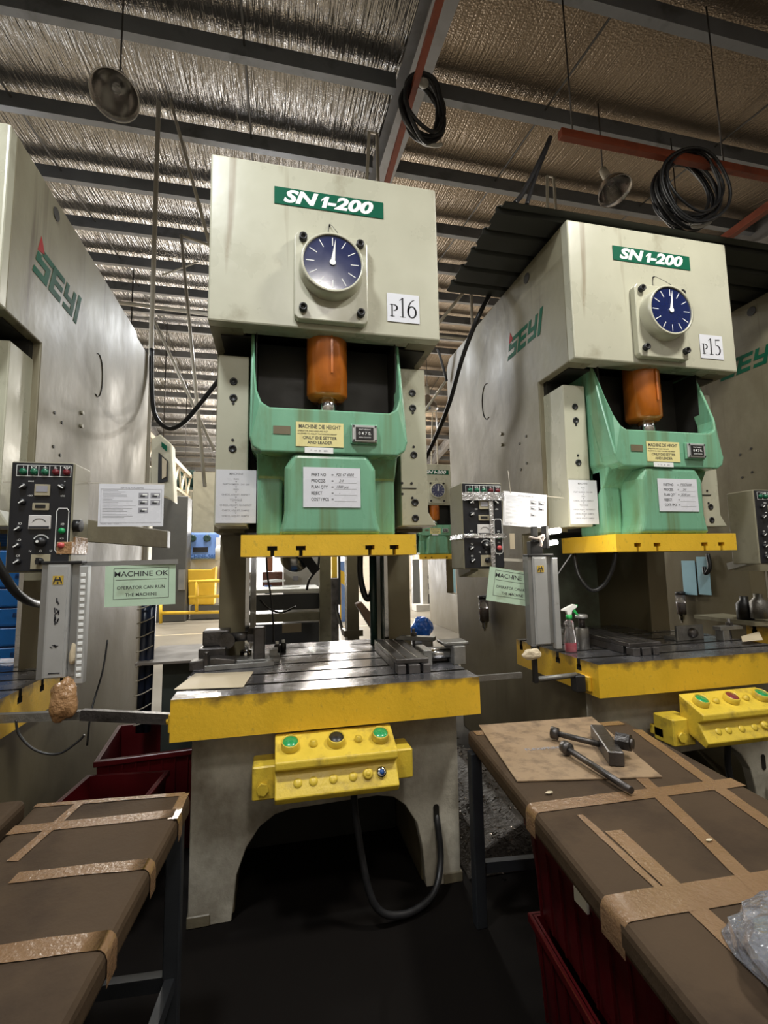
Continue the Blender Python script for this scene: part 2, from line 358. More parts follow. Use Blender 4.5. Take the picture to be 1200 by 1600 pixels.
FRONT = ((1, 0, 0), (0, 0, 1)); LEFT = ((0, -1, 0), (0, 0, 1)); RIGHT = ((0, 1, 0), (0, 0, 1)); TOPF = ((1, 0, 0), (0, 1, 0))

_tc = {}
def textmesh(body, size, bold=0., shear=0., align='CENTER', xs=1., spacing=1.):
    if size < .045: bold = min(bold, size*.012)
    key = (body, size, bold, shear, align, xs, spacing)
    if key not in _tc:
        c = bpy.data.curves.new('t', 'FONT'); c.body = body; c.size = size; c.offset = bold; c.shear = shear; c.align_x = align; c.align_y = 'CENTER'
        c.extrude = .0005; c.resolution_u = 3; c.space_character = spacing
        o = bpy.data.objects.new('t', c); COL.objects.link(o)
        me = bpy.data.meshes.new_from_object(o); bpy.data.objects.remove(o); bpy.data.curves.remove(c)
        _tc[key] = ([(v.co.x*xs, v.co.y, v.co.z) for v in me.vertices], [list(p.vertices) for p in me.polygons]); bpy.data.meshes.remove(me)
    return _tc[key]
def text(mb, body, size, M_, bold=0., shear=0., align='CENTER', xs=1., mi=0, spacing=1.):
    v, f = textmesh(body, size, bold, shear, align, xs, spacing); old = mb.M; mb.M = old @ M_; mb.add(v, f, mi); mb.M = old; return mb
T = Matrix.Translation

# ================================================================== SETTING
def roofz(y): return 6.13+.15*y if y < 13.34 else 8.131-.15*(y-13.34)
YP = [.64+1.27*k for k in range(-3, 21)]
YP = [y for y in YP if y < 26]
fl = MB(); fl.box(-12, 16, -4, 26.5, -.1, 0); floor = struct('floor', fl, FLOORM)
ln = MB(); ln.box(-6, 8, 11.9, 12.0, .001, .003); ln.build('floor_line', mat('faded floor paint', (.5, .42, .28), .6), floor)
ln = MB(); ln.box(-6, -.2, 9.6, 9.68, .001, .003); ln.build('floor_line', bpy.data.materials['faded floor paint'], floor)
ln = MB(); ln.bar((3.0, 14.6, .002), (4.3, 11.3, .002), .08, .003); ln.bar((4.3, 11.3, .002), (6.2, 11.3, .002), .08, .003); ln.build('floor_line', bpy.data.materials['faded floor paint'], floor)

def roof_sheet(x0, x1, nx):
    mb = MB(); V = []; Fs = []; ys = []
    for a, b in zip(YP[:-1], YP[1:]):
        for k in range(8): ys.append((a+(b-a)*k/8, math.sin(PI*k/8)*.05))
    ys.append((YP[-1], 0)); ys.append((26.5, 0))
    for (y, s) in ys:
        for i in range(nx+1):
            x = x0+(x1-x0)*i/nx
            V.append((x, y, roofz(y)+.10-s*(1+.5*noise.noise(Vector((x*.9, y*.5, 0))))))
    for j in range(len(ys)-1):
        for i in range(nx): a = j*(nx+1)+i; Fs.append([a, a+nx+1, a+nx+2, a+1])
    mb.add(V, Fs, 0, True); return mb
ceil = struct('ceiling', roof_sheet(-12, 1.35, 40), FOIL)
struct('foil_panel', roof_sheet(1.35, 16, 40), FOIL_B, ceil)
for y in YP:
    z = roofz(y)+.04
    for (x0, x1) in ((-12, 1.22), (1.48, 16)):
        p = MB(); p.prism([(y-.035, z), (y+.035, z), (y+.035, z-.015), (y-.015, z-.015), (y-.015, z-.165), (y+.035, z-.165), (y+.035, z-.15), (y+.05, z-.15), (y+.05, z-.185), (y-.035, z-.185)], x0, x1, 'x')
        p.build('purlin', PURLIN, ceil)
def rafter(x):
    mb = MB(); w_ = .11
    for (ya, yb) in ((-4, 13.34), (13.34, 26.5)):
        za, zb = roofz(ya)+.02, roofz(yb)+.02
        for (x0, x1, d0, d1) in ((x-w_, x+w_, 0, .02), (x-.01, x+.01, .02, .36), (x-w_, x+w_, .36, .385)):
            mb.add([(x0, ya, za-d1), (x1, ya, za-d1), (x1, ya, za-d0), (x0, ya, za-d0), (x0, yb, zb-d1), (x1, yb, zb-d1), (x1, yb, zb-d0), (x0, yb, zb-d0)],
                   [[0, 1, 2, 3], [7, 6, 5, 4], [0, 4, 5, 1], [1, 5, 6, 2], [2, 6, 7, 3], [3, 7, 4, 0]])
    return mb.build('rafter', RAFTER, ceil)
for x in (-4.9, 1.35, 7.6): rafter(x)
# sag rods that run up the slope between the purlins
for x in (-3.0, -.35, 3.0, 5.4):
    r = MB()
    for (ya, yb) in ((-3, 13.3), (13.3, 25.9)): r.cyl((x, ya, roofz(ya)-.02), (x, yb, roofz(yb)-.02), .012, n=6)
    r.build('sag_rod', mat('rod', (.07, .065, .06), .6) if 'rod' not in bpy.data.materials else bpy.data.materials['rod'], ceil)
# far wall: cladding with a doorway open to daylight, columns
b = MB(); b.box(-12, -2.0, 26.2, 26.4, 0, 6.4); b.box(4.2, 16, 26.2, 26.4, 0, 6.4); b.box(-2.0, 4.2, 26.2, 26.4, 4.6, 6.4); struct('wall_back', b, CONC)
b = MB(); b.box(-12.1, -12, -4, 26.5, 0, 8.4); struct('wall_left', b, CONC)
b = MB(); b.box(16, 16.1, -4, 26.5, 0, 8.4); struct('wall_right', b, CONC)
b = MB(); b.box(-12, 16, -4.1, -4, 0, 5.7); struct('wall_front', b, CONC)

# ================================================================== POWER PRESS (local: u right, v back, z up, v=0 head front)
HW = .62
def serif_glyphs(mb, s, M_, body):
    """heavy-and-light serif figures drawn as strokes: P small, digits large; unit = figure height s"""
    old = mb.M; mb.M = old @ M_; x = 0
    def arc(cx, cy, rx, ry, a0, a1, n=14): return [(cx+rx*math.cos(math.radians(a0+(a1-a0)*i/n)), cy+ry*math.sin(math.radians(a0+(a1-a0)*i/n))) for i in range(n+1)]
    def st(p, w_): mb.stroke([(x+a*s, b_*s) for a, b_ in p], [k*s for k in w_] if isinstance(w_, list) else w_*s)
    for ch in body:
        if ch == 'P':
            st([(.12, 0), (.12, .62)], .075); st([(.02, .01), (.24, .01)], .03); st([(.02, .61), (.2, .61)], .03)
            a = arc(.2, .46, .18, .15, 90, -90); st(a, [.03+.05*math.sin(PI*i/14) for i in range(15)]); x += .46*s
        elif ch == '1':
            st([(.2, 0), (.2, .98)], .09); st([(.06, .01), (.34, .01)], .03); st([(.2, .97), (.05, .86)], .04); x += .42*s
        elif ch == '6':
            a = arc(.26, .3, .2, .29, 0, 360, 24); st(a, [.045+.05*abs(math.cos(2*PI*i/24)) for i in range(25)])
            a = arc(.46, .33, .4, .62, 100, 178, 12); st(a, [.03+.06*i/12 for i in range(13)]); x += .56*s
        elif ch == '5':
            a = arc(.2, .3, .22, .29, 100, -120, 20); st(a, [.04+.055*abs(math.cos(math.radians(100-220*i/20))) for i in range(21)])
            st([(.13, .58), (.15, .95)], .035); st([(.14, .92), (.42, .94)], .075); x += .5*s
    mb.M = old
def logo(mb, M_, h):
    """blocky slanted SEYI lettering with a red corner triangle; mi 0 green, 1 red"""
    old = mb.M; mb.M = old @ M_ @ Matrix(((1, .30, 0, 0), (0, 1, 0, 0), (0, 0, 1, 0), (0, 0, 0, 1)))
    t = .2*h
    def R_(x0, x1, y0, y1): mb.rect(x0*h, x1*h, y0*h, y1*h, .001, 0)
    x = 0.
    mb.poly([((-.02)*h, .72*h), (.34*h, .82*h), (-.02*h, 1.22*h)], .001, 1)
    # S
    R_(.0, .78, .0, .20); R_(.56, .78, .20, .40); R_(.0, .78, .40, .60); R_(.0, .22, .60, .70); R_(.26, .86, .72, .90)
    # E
    R_(.90, 1.12, 0, .90); R_(1.12, 1.62, 0, .20); R_(1.12, 1.60, .36, .54); R_(1.12, 1.62, .72, .90)
    # Y
    R_(1.74, 1.94, .36, .90); R_(1.94, 2.26, .36, .54); R_(2.26, 2.46, .0, .90); R_(1.80, 2.26, .0, .18)
    # I
    R_(2.60, 2.82, -.06, 1.0)
    mb.M = old

CLOSED = []
def run(mb, parts, size, bold, shear, xs, width):
    """bold slanted figures set side by side; the figure 1 is drawn with its flag"""
    items = []; x = 0; h = size*.70
    for p in parts:
        if p == '1':
            t_ = h*.30; V = [(0, 0), (t_, 0), (t_, h), (t_*.25, h), (-t_*.55, h*.72), (-t_*.55, h*.52), (0, h*.70)]; items.append(('1', x+t_*.45, V)); x += t_*1.75
        else:
            v, f = textmesh(p, size, bold, shear, 'LEFT', xs); x0 = min(a[0] for a in v); x1 = max(a[0] for a in v); items.append((p, x-x0, None)); x += x1-x0+size*.06
    k = width/x; old = mb.M; mb.M = old @ Matrix.Diagonal((k, 1, 1, 1)) @ T((-x/2, 0, 0))
    for p, dx, V in items:
        if V: mb.poly([(dx+a+shear*b_*.9, b_-h/2) for a, b_ in V], .0005)
        else: text(mb, p, size, T((dx, -.0, 0)), bold, shear, 'LEFT', xs)
    mb.M = old
def make_press():
    t = thing('power_press', 'tmp', 'press')
    # head cover: bevelled box with an open recess underneath
    b = MB(); b.box(-HW, HW, 0, .07, 2.83, 3.75, 0, .010, 2); b.box(-HW+.16, HW-.16, .06, .12, 2.834, 2.93)
    b.build('head_cover', CREAM, t)
    b = MB(); b.box(-HW+.14, HW-.14, .11, .42, 2.905, 2.918); b.build('head_recess', CAVITY, t)
    for s in (-1, 1): b = MB(); b.box(min(s*.40, s*.57), max(s*.40, s*.57), .14, .43, 2.820, 2.829); b.box(min(s*.41, s*.58), max(s*.41, s*.58), .38, .43, 2.70, 2.829); b.build('recess_shade_slab', CAVITY, t)  # black slabs painted as the shade of open recesses
    # top deck and back
    b = MB(); b.box(-HW+.02, HW-.02, .06, 2.18, 3.70, 3.745); b.box(-HW+.08, HW-.08, 2.1, 2.17, 1.75, 3.70); b.build('frame_back', CREAM, t)
    b = MB(); b.box(-HW+.1, HW-.1, .44, 2.1, 1.78, 2.9, 0); b.build('gear_housing', CAVITY, t)
    def side(s, window):
        x0, x1 = (-HW, -HW+.17) if s < 0 else (HW-.17, HW)
        poly = [(.06, 3.75), (2.12, 3.75), (2.2, 3.66), (2.19, 2.6), (2.14, 1.75)]
        poly += [(2.14, 1.70), (1.22, 1.70), (1.22, .86), (2.1, .86), (2.08, 0)] if window else [(2.05, 0)]
        poly += [(.05, 0), (.05, .84), (.74, .85), (.74, 1.78), (.42, 1.78), (.42, 2.83), (.06, 2.83)]
        b = MB(); b.prism(poly, x0, x1, 'x', 0, .008, 2)
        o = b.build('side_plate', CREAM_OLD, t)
        if window:
            b = MB(); b.prism([(.06, 3.75), (2.12, 3.75), (2.2, 3.66), (2.19, 2.6), (2.14, 1.75), (2.05, 0), (.05, 0), (.05, .84), (.74, .85), (.74, 1.78), (.42, 1.78), (.42, 2.83), (.06, 2.83)], x0, x1, 'x', 0, .008, 2)
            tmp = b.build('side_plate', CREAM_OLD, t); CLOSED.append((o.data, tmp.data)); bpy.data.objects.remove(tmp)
        # hole, bolts and hinge details on the outside face
        e = x0 if s < 0 else x1; d = -1 if s < 0 else 1
        h = MB(); h.cyl((e+d*.001, .50, 3.66), (e+d*.004, .50, 3.66), .038, n=20)
        h.build('side_hole', CAVITY, o)
        for (v, z) in ((.62, 2.5), (.72, 2.47), (.63, 2.3), (.72, 2.27)): h = MB(); h.cyl((e, v, z), (e+d*.004, v, z), .010, n=8); h.build('side_bolt', CAVITY, o)
        h = MB()
        for z in (2.62, 2.53): h.cyl((e, 1.0, z), (e+d*.012, 1.0, z), .014, n=8)
        h.bar((e+d*.008, 1.0, 2.62), (e+d*.008, 1.0, 2.53), .008, .008); h.build('pull_handle', OLIVEBOX, o)
        h = MB(); h.tube([(e+d*.003, 1.25+.09*math.cos(a), 2.98+.16*math.sin(a)) for a in [math.radians(k) for k in range(-110, 120, 22)]], .003, 5, res=2); h.build('scribed_ring', CAVITY, o)
        lg = MB()
        if s < 0: logo(lg, frame((e-.001, .84, 3.17), *LEFT), .17)
        else: logo(lg, frame((e+.001, .28, 3.17), *RIGHT), .20)
        lg.build('side_lettering', [BRAND_GREEN, BRAND_RED], o)
    side(-1, False); side(1, True)
    # inner throat columns
    for s in (-1, 1):
        b = MB(); b.box(s*.45-.012 if s > 0 else -.462, .462 if s > 0 else -.438, .735, .86, .9, 1.78); b.build('wear_strip', BSTEEL, t)
    b = MB(); b.cyl((.405, .95, .9), (.405, .95, 1.78), .026, n=14); b.build('guide_post', MOTOR, t)
    # gibs with their socket screws
    for s in (-1, 1):
        b = MB()
        xo, xi = s*.585, s*.425
        if s > 0: b.prism([(xi, 2.735), (xo, 2.735), (xo, 1.88), (xo+.05, 1.80), (xi, 1.80)], .19, .43, 'y', 0, .006)
        else: b.prism([(xo, 2.735), (xi, 2.735), (xi, 1.80), (xo-.01, 1.80)], .19, .43, 'y', 0, .006)
        g = b.build('gib_block', CREAM, t)
        c = s*.505
        for (dz, r) in ((2.588, .021), (2.496, .021), (2.215, .021), (1.936, .021), (1.845, .021)):
            h = MB(); h.lathe([(r, 0), (r, .004), (r*.62, .004), (r*.55, .001), (.001, .001)], (c, .190, dz), (0, -1, 0), 16); h.build('socket_screw', BLACK, g)
        h = MB()
        for (du, dz) in ((0, 2.466), (0, 2.263), (-.075*s, 2.047), (-.018*s, 2.047), (-.075*s, 1.984), (-.015*s, 1.962)): h.cyl((c+du, .19, dz), (c+du, .187, dz), .008, n=8)
        h.bar((c-.078*s, .188, 2.018), (c+.01*s, .188, 2.018), .004, .006); h.build('small_pin', BLACK, g)
    # slide casting
    b = MB()
    U = [(-.412, 2.86), (-.407, 2.23), (-.392, 2.18), (-.35, 2.155), (.35, 2.155), (.392, 2.18), (.407, 2.23), (.412, 2.86), (.392, 2.86), (.386, 2.62), (.374, 2.48), (.350, 2.41), (.31, 2.386), (-.31, 2.386), (-.350, 2.41), (-.374, 2.48), (-.386, 2.62), (-.392, 2.86)]
    b.prism(U, -.03, .10, 'y', 0, .013, 3)
    b.prism([(-.405, 2.86), (-.405, 2.2), (-.36, 2.15), (.36, 2.15), (.405, 2.2), (.405, 2.86), (.385, 2.86), (.385, 2.375), (-.385, 2.375), (-.385, 2.86)], .09, .40, 'y', 0, .01)
    b.v = [(x, y+max(0, z-2.42)*.38, z) for x, y, z in b.v]       # the arms lean back under the head
    # flank fillets
    b.prism([(-.375, 2.17), (-.24, 2.17), (-.24, 1.74), (-.375, 1.74)], .14, .40, 'y', 0, .02)
    b.prism([(.375, 2.17), (.24, 2.17), (.24, 1.74), (.375, 1.74)], .14, .40, 'y', 0, .02)
    b.prism([(.06, 2.19), (.13, 2.06), (.20, 1.98), (.24, 1.98), (.24, 2.19)], -.375, .375, 'x', 0, .01)
    b.prism([(-.265, 1.74), (-.245, 1.80), (-.235, 1.86), (-.235, 2.08), (-.19, 2.16), (.19, 2.16), (.235, 2.08), (.235, 1.86), (.245, 1.80), (.265, 1.74)], -.022, .2, 'y', 0, .03, 4)
    sl = b.build('slide', GREEN, t)
    b = MB(); b.box(-.383, .383, .29, .30, 2.376, 2.86); b.box(-.383, .383, .09, .29, 2.376, 2.384); b.box(-.384, -.380, .10, .29, 2.41, 2.84); b.box(.380, .384, .10, .29, 2.41, 2.84); b.build('slide_cavity', CAVITY, t)
    b = MB(); b.lathe([(.001, -.001), (.088, -.001), (.114, .022), (.114, .40)], (0, .17, 2.50), (0, 0, 1), 28); b.bar((.015, .051, 2.62), (.015, .051, 2.9), .012, .006, 0, (0, 1, 0))
    b.build('plunger', ORANGE, t)
    b = MB(); b.cyl((0, .15, 2.38), (0, .15, 2.52), .052, n=24); b.build('ball_screw', BSTEEL, t)
    # stickers on the slide
    v = -.0325
    st = MB(); st.M = frame((-.292, v, 2.247), *FRONT); st.rect(0, .085, 0, .042); st.build('worn_patch', PLATE_R, t)
    st = MB(); st.M = frame((-.18, v, 2.188), *FRONT); st.rect(0, .243, 0, .127); s_ = st.build('die_height_sticker', PLATE_Y, t)
    l = MB(); l.M = frame((-.18, v-.001, 2.188), *FRONT)
    text(l, 'MACHINE DIE HEIGHT', .029, T((.121, .103, 0)), .0003, xs=.74); text(l, 'OPERATOR AND LEAD ARE NOT', .0105, T((.008, .080, 0)), 0, align='LEFT')
    text(l, 'ALLOWED TO ADJUST MACHINE DIE HEIGHT', .0098, T((.008, .066, 0)), 0, align='LEFT'); text(l, 'ONLY DIE SETTER', .022, T((.121, .045, 0)), .0003, xs=.98); text(l, 'AND LEADER', .022, T((.121, .021, 0)), .0003, xs=.96)
    l.build('lettering', INK, s_)
    st = MB(); st.M = frame((-.136, v, 2.155), *FRONT); st.rect(0, .145, 0, .029); s_ = st.build('small_sticker', WHITE, t)
    l = MB(); l.M = frame((-.136, v-.001, 2.155), *FRONT); text(l, '17    04    08    2001', .011, T((.072, .012, 0))); l.build('lettering', GINK, s_)
    # counter
    b = MB(); b.box(.098, .242, -.045, -.03, 2.208, 2.315, 0, .006, 2); b.box(.105, .235, -.058, -.044, 2.216, 2.306, 1, .003); b.box(.123, .215, -.064, -.057, 2.228, 2.292, 2)
    for x in (.113, .227):
        for z in (2.224, 2.298): b.cyl((x, -.060, z), (x, -.062, z), .005, n=8, mi=2)
    c_ = b.build('height_counter', [GREEN, ALU, BLACK], t)
    l = MB(); l.M = frame((.123, -.0645, 2.228), *FRONT); text(l, 'SHUT HEIGHT', .010, T((.046, .052, 0))); text(l, '0 4 7 0.', .022, T((.046, .031, 0)), .0005); text(l, 'ALPHA COUNTER', .008, T((.046, .010, 0))); l.build('lettering', WHITE, c_)
    # slide plate with T slots through the front
    def tslot(cx, z0): return [(cx-.009, z0), (cx-.009, z0+.028), (cx-.024, z0+.028), (cx-.024, z0+.050), (cx+.024, z0+.050), (cx+.024, z0+.028), (cx+.009, z0+.028), (cx+.009, z0)]
    P_ = [(-.44, 1.635)]
    for cx in (-.292, -.154, .194, .322): P_ += tslot(cx, 1.635)
    P_ += [(.44, 1.635), (.44, 1.74), (-.44, 1.74)]
    b = MB(); b.prism(P_, -.03, .52, 'y', 0, 0); b.build('slide_plate', YELLOW, t)
    for cx in (-.292, -.154, .194, .322): b = MB(); b.box(cx-.024, cx+.024, .03, .032, 1.636, 1.684); b.build('slot_shade', CAVITY, t)  # thin black plates painted as the shade deep in the slots
    # bolster: T slots along its length, yellow sides, bare steel top
    V_ = [2.42-2.41, 2.63-2.41, 2.85-2.41, 3.08-2.41]
    pr = [(-.16, .85), (-.16, 1.026)]
    for c in V_[:4]: pr += [(c-.015, 1.026), (c-.015, .992), (c-.022, .992), (c-.022, .962), (c+.022, .962), (c+.022, .992), (c+.015, .992), (c+.015, 1.026)]
    pr += [(.74, 1.026), (.74, .85)]
    b = MB(); b.prism(pr, -.71, .71, 'x', 0, 0, matf=lambda f: 1 if (f.normal.z > .5 and f.calc_center_median().z > 1.0) else (2 if abs(f.normal.x) < .5 and .95 < f.calc_center_median().z < 1.02 and abs(f.calc_center_median().y+.16) > .01 and f.calc_center_median().y < .72 else 0))
    b.box(-.435, .435, .745, .95, .86, 1.026, 1); b.box(-.435, .435, .966, 1.14, .86, 1.026, 1)
    b.build('bolster', [YELLOW_B, STEEL, CAVITY], t)  # slot walls coloured black in place of their shade
    for (x, s) in ((.71, 1), (-.71, -1)):
        q = MB(); q.box(min(x, x+s*.02), max(x, x+s*.02), -.10, .0, .87, .95, 0, .004); q.cyl((x+s*.02, -.05, .91), (x+s*.035, -.05, .91), .018, n=6); q.build('end_lug', YELLOW, t)
    # base front with its arch
    arch = [(-.46, 0), (-.452, .06), (-.44, .19), (-.40, .30), (-.34, .385), (-.27, .43), (-.20, .445), (.22, .455), (.30, .44), (.36, .395), (.42, .30), (.445, .18), (.455, .06), (.46, 0)]
    P_ = [(-.645, .85), (-.645, 0)] + arch + [(.64, 0), (.645, .85)]
    b = MB(); b.prism(P_, 0, .06, 'y', 0, .004, 1); b.build('base_front', BASEP, t)
    b = MB(); b.prism([(x, z) for x, z in arch][::-1] + [(-.46, 0)], .055, .06, 'y') if False else None
    b = MB(); b.box(-.60, .60, .02, 1.2, .70, .85, 0); b.build('bolster_bed', BASEP, t)
    b = MB(); b.prism([(.505, .30), (.505, .37), (.513, .38), (.527, .38), (.535, .37), (.535, .30), (.527, .29), (.513, .29)], -.004, 0, 'y'); b.build('cable_slot', CAVITY, t)
    for s in (-1, 1):
        b = MB(); b.box(s*.60-.05, s*.60+.05, -.005, .12, 0, .05, 0, .004); b.build('foot_pad', OLIVE, t)
    b = MB(); b.box(-.44, .44, .55, 1.15, 0, .33); b.build('arch_shade_box', CAVITY, t)  # added black box that darkens the inside of the base arch
    # nameplate and dial
    b = MB(); b.M = frame((-.295, -.002, 3.517), *FRONT); b.rect(0, .598, 0, .098, .002); np_ = b.build('nameplate', BRAND_GREEN, t)
    l = MB(); l.M = frame((.003, -.0045, 3.564), *FRONT); run(l, ['SN', '1', '-200'], .098, .0042, .26, 1.20, .50); l.build('lettering', WHITE, np_)
    b = MB(); b.prism([(-.19, 2.88), (-.17, 2.86), (.18, 2.86), (.20, 2.88), (.20, 3.32), (.18, 3.345), (-.17, 3.345), (-.19, 3.32)], -.045, 0, 'y', 0, .006); fg = b.build('dial_flange', CREAM, t)
    for x in (-.145, .158):
        for z in (2.915, 3.305):
            q = MB(); q.lathe([(.021, 0), (.021, .026), (.012, .026), (.012, .014), (.001, .014)], (x, -.045, z), (0, -1, 0), 14); q.build('socket_screw', BLACK, fg)
    b = MB(); b.lathe([(.170, .04), (.165, .10), (.163, .125), (.150, .125), (.150, .118)], (.002, 0, 3.14), (0, -1, 0), 44)
    dl = b.build('dial_housing', CREAM, t)
    b = MB(); b.lathe([(.151, .118), (.001, .118)], (.002, 0, 3.14), (0, -1, 0), 44)
    b.build('dial_face', NAVY, dl)
    b = MB(); b.M = frame((.002, -.1185, 3.14), *FRONT)
    for k in range(12):
        a = PI/6*k; b.stroke([(.095*math.sin(a), .095*math.cos(a)), (.136*math.sin(a), .136*math.cos(a))], .0042)
    b.build('dial_marks', WHITE, dl)
    b = MB(); b.M = frame((.002, -.121, 3.14), *FRONT); a = .12
    b.poly([(.012, .004), (-.012, -.004), (.132*math.sin(a), .132*math.cos(a))], .0015); b.cyl((0, 0, 0), (0, 0, .004), .016, n=14); b.build('dial_needle', WHITE, dl)
    b = MB(); b.tube([(-.01, -.006, 3.36), (0, -.012, 3.43), (.03, -.11, 3.315)], .0016, 5); b.cyl((0, 0, 3.43), (0, -.012, 3.43), .005, n=8); b.build('wire_tie', BLACK, t)
    b = MB(); b.cyl((-.12, -.045, 3.08), (-.12, -.047, 3.08), .007, n=8); b.build('flange_hole', BLACK, fg)
    return t
proto = make_press()
CX = [.27, 2.405, -1.895, 4.54]
presses = []
LBL = ['cream C-frame press in the middle, green slide raised, with paper P16 on its head',
       'cream C-frame press right of centre under the dark canopy, with paper P15 on its head',
       'cream C-frame press cut by the left edge, its lettered side towards the middle',
       'cream C-frame press cut by the right edge, mostly a brown soiled side plate']
for i, (x, dy) in enumerate(zip(CX, (0, .06, .02, .12))):
    p = proto if i == 0 else copy_tree(proto); p.location = (x, 2.41+dy, 0); p['label'] = LBL[i]; presses.append(p)
for p in presses[1:]:
    for ch in p.children:
        if ch.data == CLOSED[0][0]: ch.data = CLOSED[0][1]
for i, tp in ((0, AY(583, 208, 4.2)), (1, AY(860, 276, 4.2))):
    tp = tp-presses[i].location; b = MB(); b.tube([(tp.x-.17, tp.y-.05, 3.74), tp-Vector((.04, 0, 0)), tp+Vector((.04, 0, 0)), (tp.x+.05, tp.y, 3.74)], .016, 6, res=1); b.build('hose_bracket', CONDUIT, presses[i])
for ch in list(presses[1].children):
    if ch.name.startswith(('guide_post', 'wear_strip')): bpy.data.objects.remove(ch)
b = MB(); b.box(-.455, .455, 1.35, 1.38, .9, 1.78); b.build('rear_cover', mat('green grey cover paint', (.17, .20, .15), .4, 0, .25, 3, (.07, .06, .04), .6, 3), presses[1])
far = copy_tree(proto); 
for ch in list(far.children):
    if ch.name.split('.')[0] in ('base_front', 'bolster', 'bolster_bed', 'foot_pad', 'end_lug', 'wear_strip', 'cable_slot', 'guide_post', 'arch_shade_box'):
        bpy.data.objects.remove(ch)
    elif ch.name.startswith('side_plate') and ch.data != CLOSED[0][0]:
        q = MB(); q.prism([(.06, 3.75), (2.12, 3.75), (2.2, 3.66), (2.14, 1.78), (.42, 1.78), (.42, 2.83), (.06, 2.83)], -HW, -HW+.17, 'x', 0, .008, 2)
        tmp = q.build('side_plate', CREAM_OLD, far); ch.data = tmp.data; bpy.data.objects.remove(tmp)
        for g in list(ch.children): bpy.data.objects.remove(g)
    elif ch.name.startswith('side_plate'): ch.data = CLOSED[0][1]
far.location = (3.45, 9.9, 0); far['label'] = 'small far press with green slide seen in the gap between the two main presses'
# back cover that only the left press shows
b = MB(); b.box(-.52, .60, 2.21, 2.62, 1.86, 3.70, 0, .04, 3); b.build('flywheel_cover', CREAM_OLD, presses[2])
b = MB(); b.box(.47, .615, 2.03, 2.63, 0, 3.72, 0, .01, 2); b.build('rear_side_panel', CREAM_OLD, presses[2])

def sheet(name, label, cat, O, right, up, w_, h_, mats=PAPER, group=None, th=.0015, bend=0.):
    """a thin sheet; returns (thing mesh, frame) ready for lettering children"""
    mb = MB(); Mx = frame(O, right, up); mb.M = Mx
    if bend:
        n = 8; V = []; Fs = []
        for k in range(n+1):
            x = w_*k/n; z = bend*math.sin(PI*k/n)
            V += [(x, 0, z), (x, h_, z), (x, h_, z-th), (x, 0, z-th)]
        for k in range(n):
            for j in range(4): a = k*4+j; b_ = k*4+(j+1) % 4; Fs.append([a, b_, b_+4, a+4])
        Fs += [[0, 1, 2, 3], [n*4+3, n*4+2, n*4+1, n*4]]; mb.add(V, Fs)
    else: mb.rect(0, w_, 0, h_, th)
    o = mb.build(name, mats); tag(o, label, cat, group); return o, Mx @ T((0, 0, th if not bend else bend+.0005))
def child(o, mb, name, mats):
    c = mb.build(name, mats, None, o.location[:]); c.location = (0, 0, 0); c.parent = o; return c

# number papers on the heads
for i, (txt, off, lab) in enumerate((('P16', (.315, -.003, 2.915), 'white number paper reading P16 taped on the middle press head'), ('P15', (.325, -.003, 2.905), 'white number paper reading P15 taped on the right press head'))):
    p = presses[i]; o, Mx = sheet('number_sheet', lab, 'paper', Vector(p.location)+Vector(off), *FRONT, .185, .165, PAPER)
    l = MB(); serif_glyphs(l, .112, Mx @ T((.014, .030, 0)), txt); child(o, l, 'lettering', INK)
# part tickets on the slides
for i, (hand, lab) in enumerate(((('P25 47 400R', '3/4', '1000 pcs', '-'), 'white part ticket on the middle press slide, plan quantity 1000 pcs'), (('P33C76000', '3A/', '20.00 pcs', '-'), 'white part ticket on the right press slide, under its yellow sticker'))):
    p = presses[i]; o, Mx = sheet('part_ticket', lab, 'paper', Vector(p.location)+Vector((-.143+.03*i, -.0255, 1.878)), *FRONT, .292, .205, PAPER)
    l = MB(); l.M = Mx
    for k, s in enumerate(('PART NO', 'PROCESS', 'PLAN QTY', 'REJECT', 'COST / PCS')):
        text(l, s, .0225, T((.04, .166-.0315*k, 0)), .0007, align='LEFT', xs=.78); text(l, '=', .02, T((.148, .166-.0315*k, 0)), .0005)
        l.rect(.158, .272, .157-.0315*k, .1578-.0315*k, .0006)
    for k, s in enumerate(hand): text(l, s, .021, T((.165 if k in (0, 2) else .18, .168-.0315*k, 0)), .0, .35, 'LEFT', xs=.85)
    child(o, l, 'lettering', INK)
# machine flow papers on the left gibs
for i in (0, 1):
    p = presses[i]; o, Mx = sheet('flow_sheet', ('white sheet of centred steps on the left column of the middle press', 'white sheet of centred steps on the left column of the right press')[i], 'paper', Vector(p.location)+Vector((-.585-.005*i, .184, 1.815)), *FRONT, .205, .285, PAPER)
    l = MB(); l.M = Mx
    for k, s in enumerate(('MACHINE', 'RUN', 'PART NUMBER : SN1-200', 'FEED', 'CHECK, ADJUST, INSPECT', 'TOGGLE', 'CHECK, ADJUST, RE-INSPECT', 'CHECK, ADJUST, SAMPLE', 'CHECK, ADJUST, SAMPLE')):
        text(l, s, .0125 if k not in (0, 5) else .016, T((.102, .262-.028*k, 0)), .0002)
        if k < 8 and k != 0: l.poly([(.097, .252-.028*k), (.107, .252-.028*k), (.102, .244-.028*k)], .0006)
    child(o, l, 'lettering', GINK)

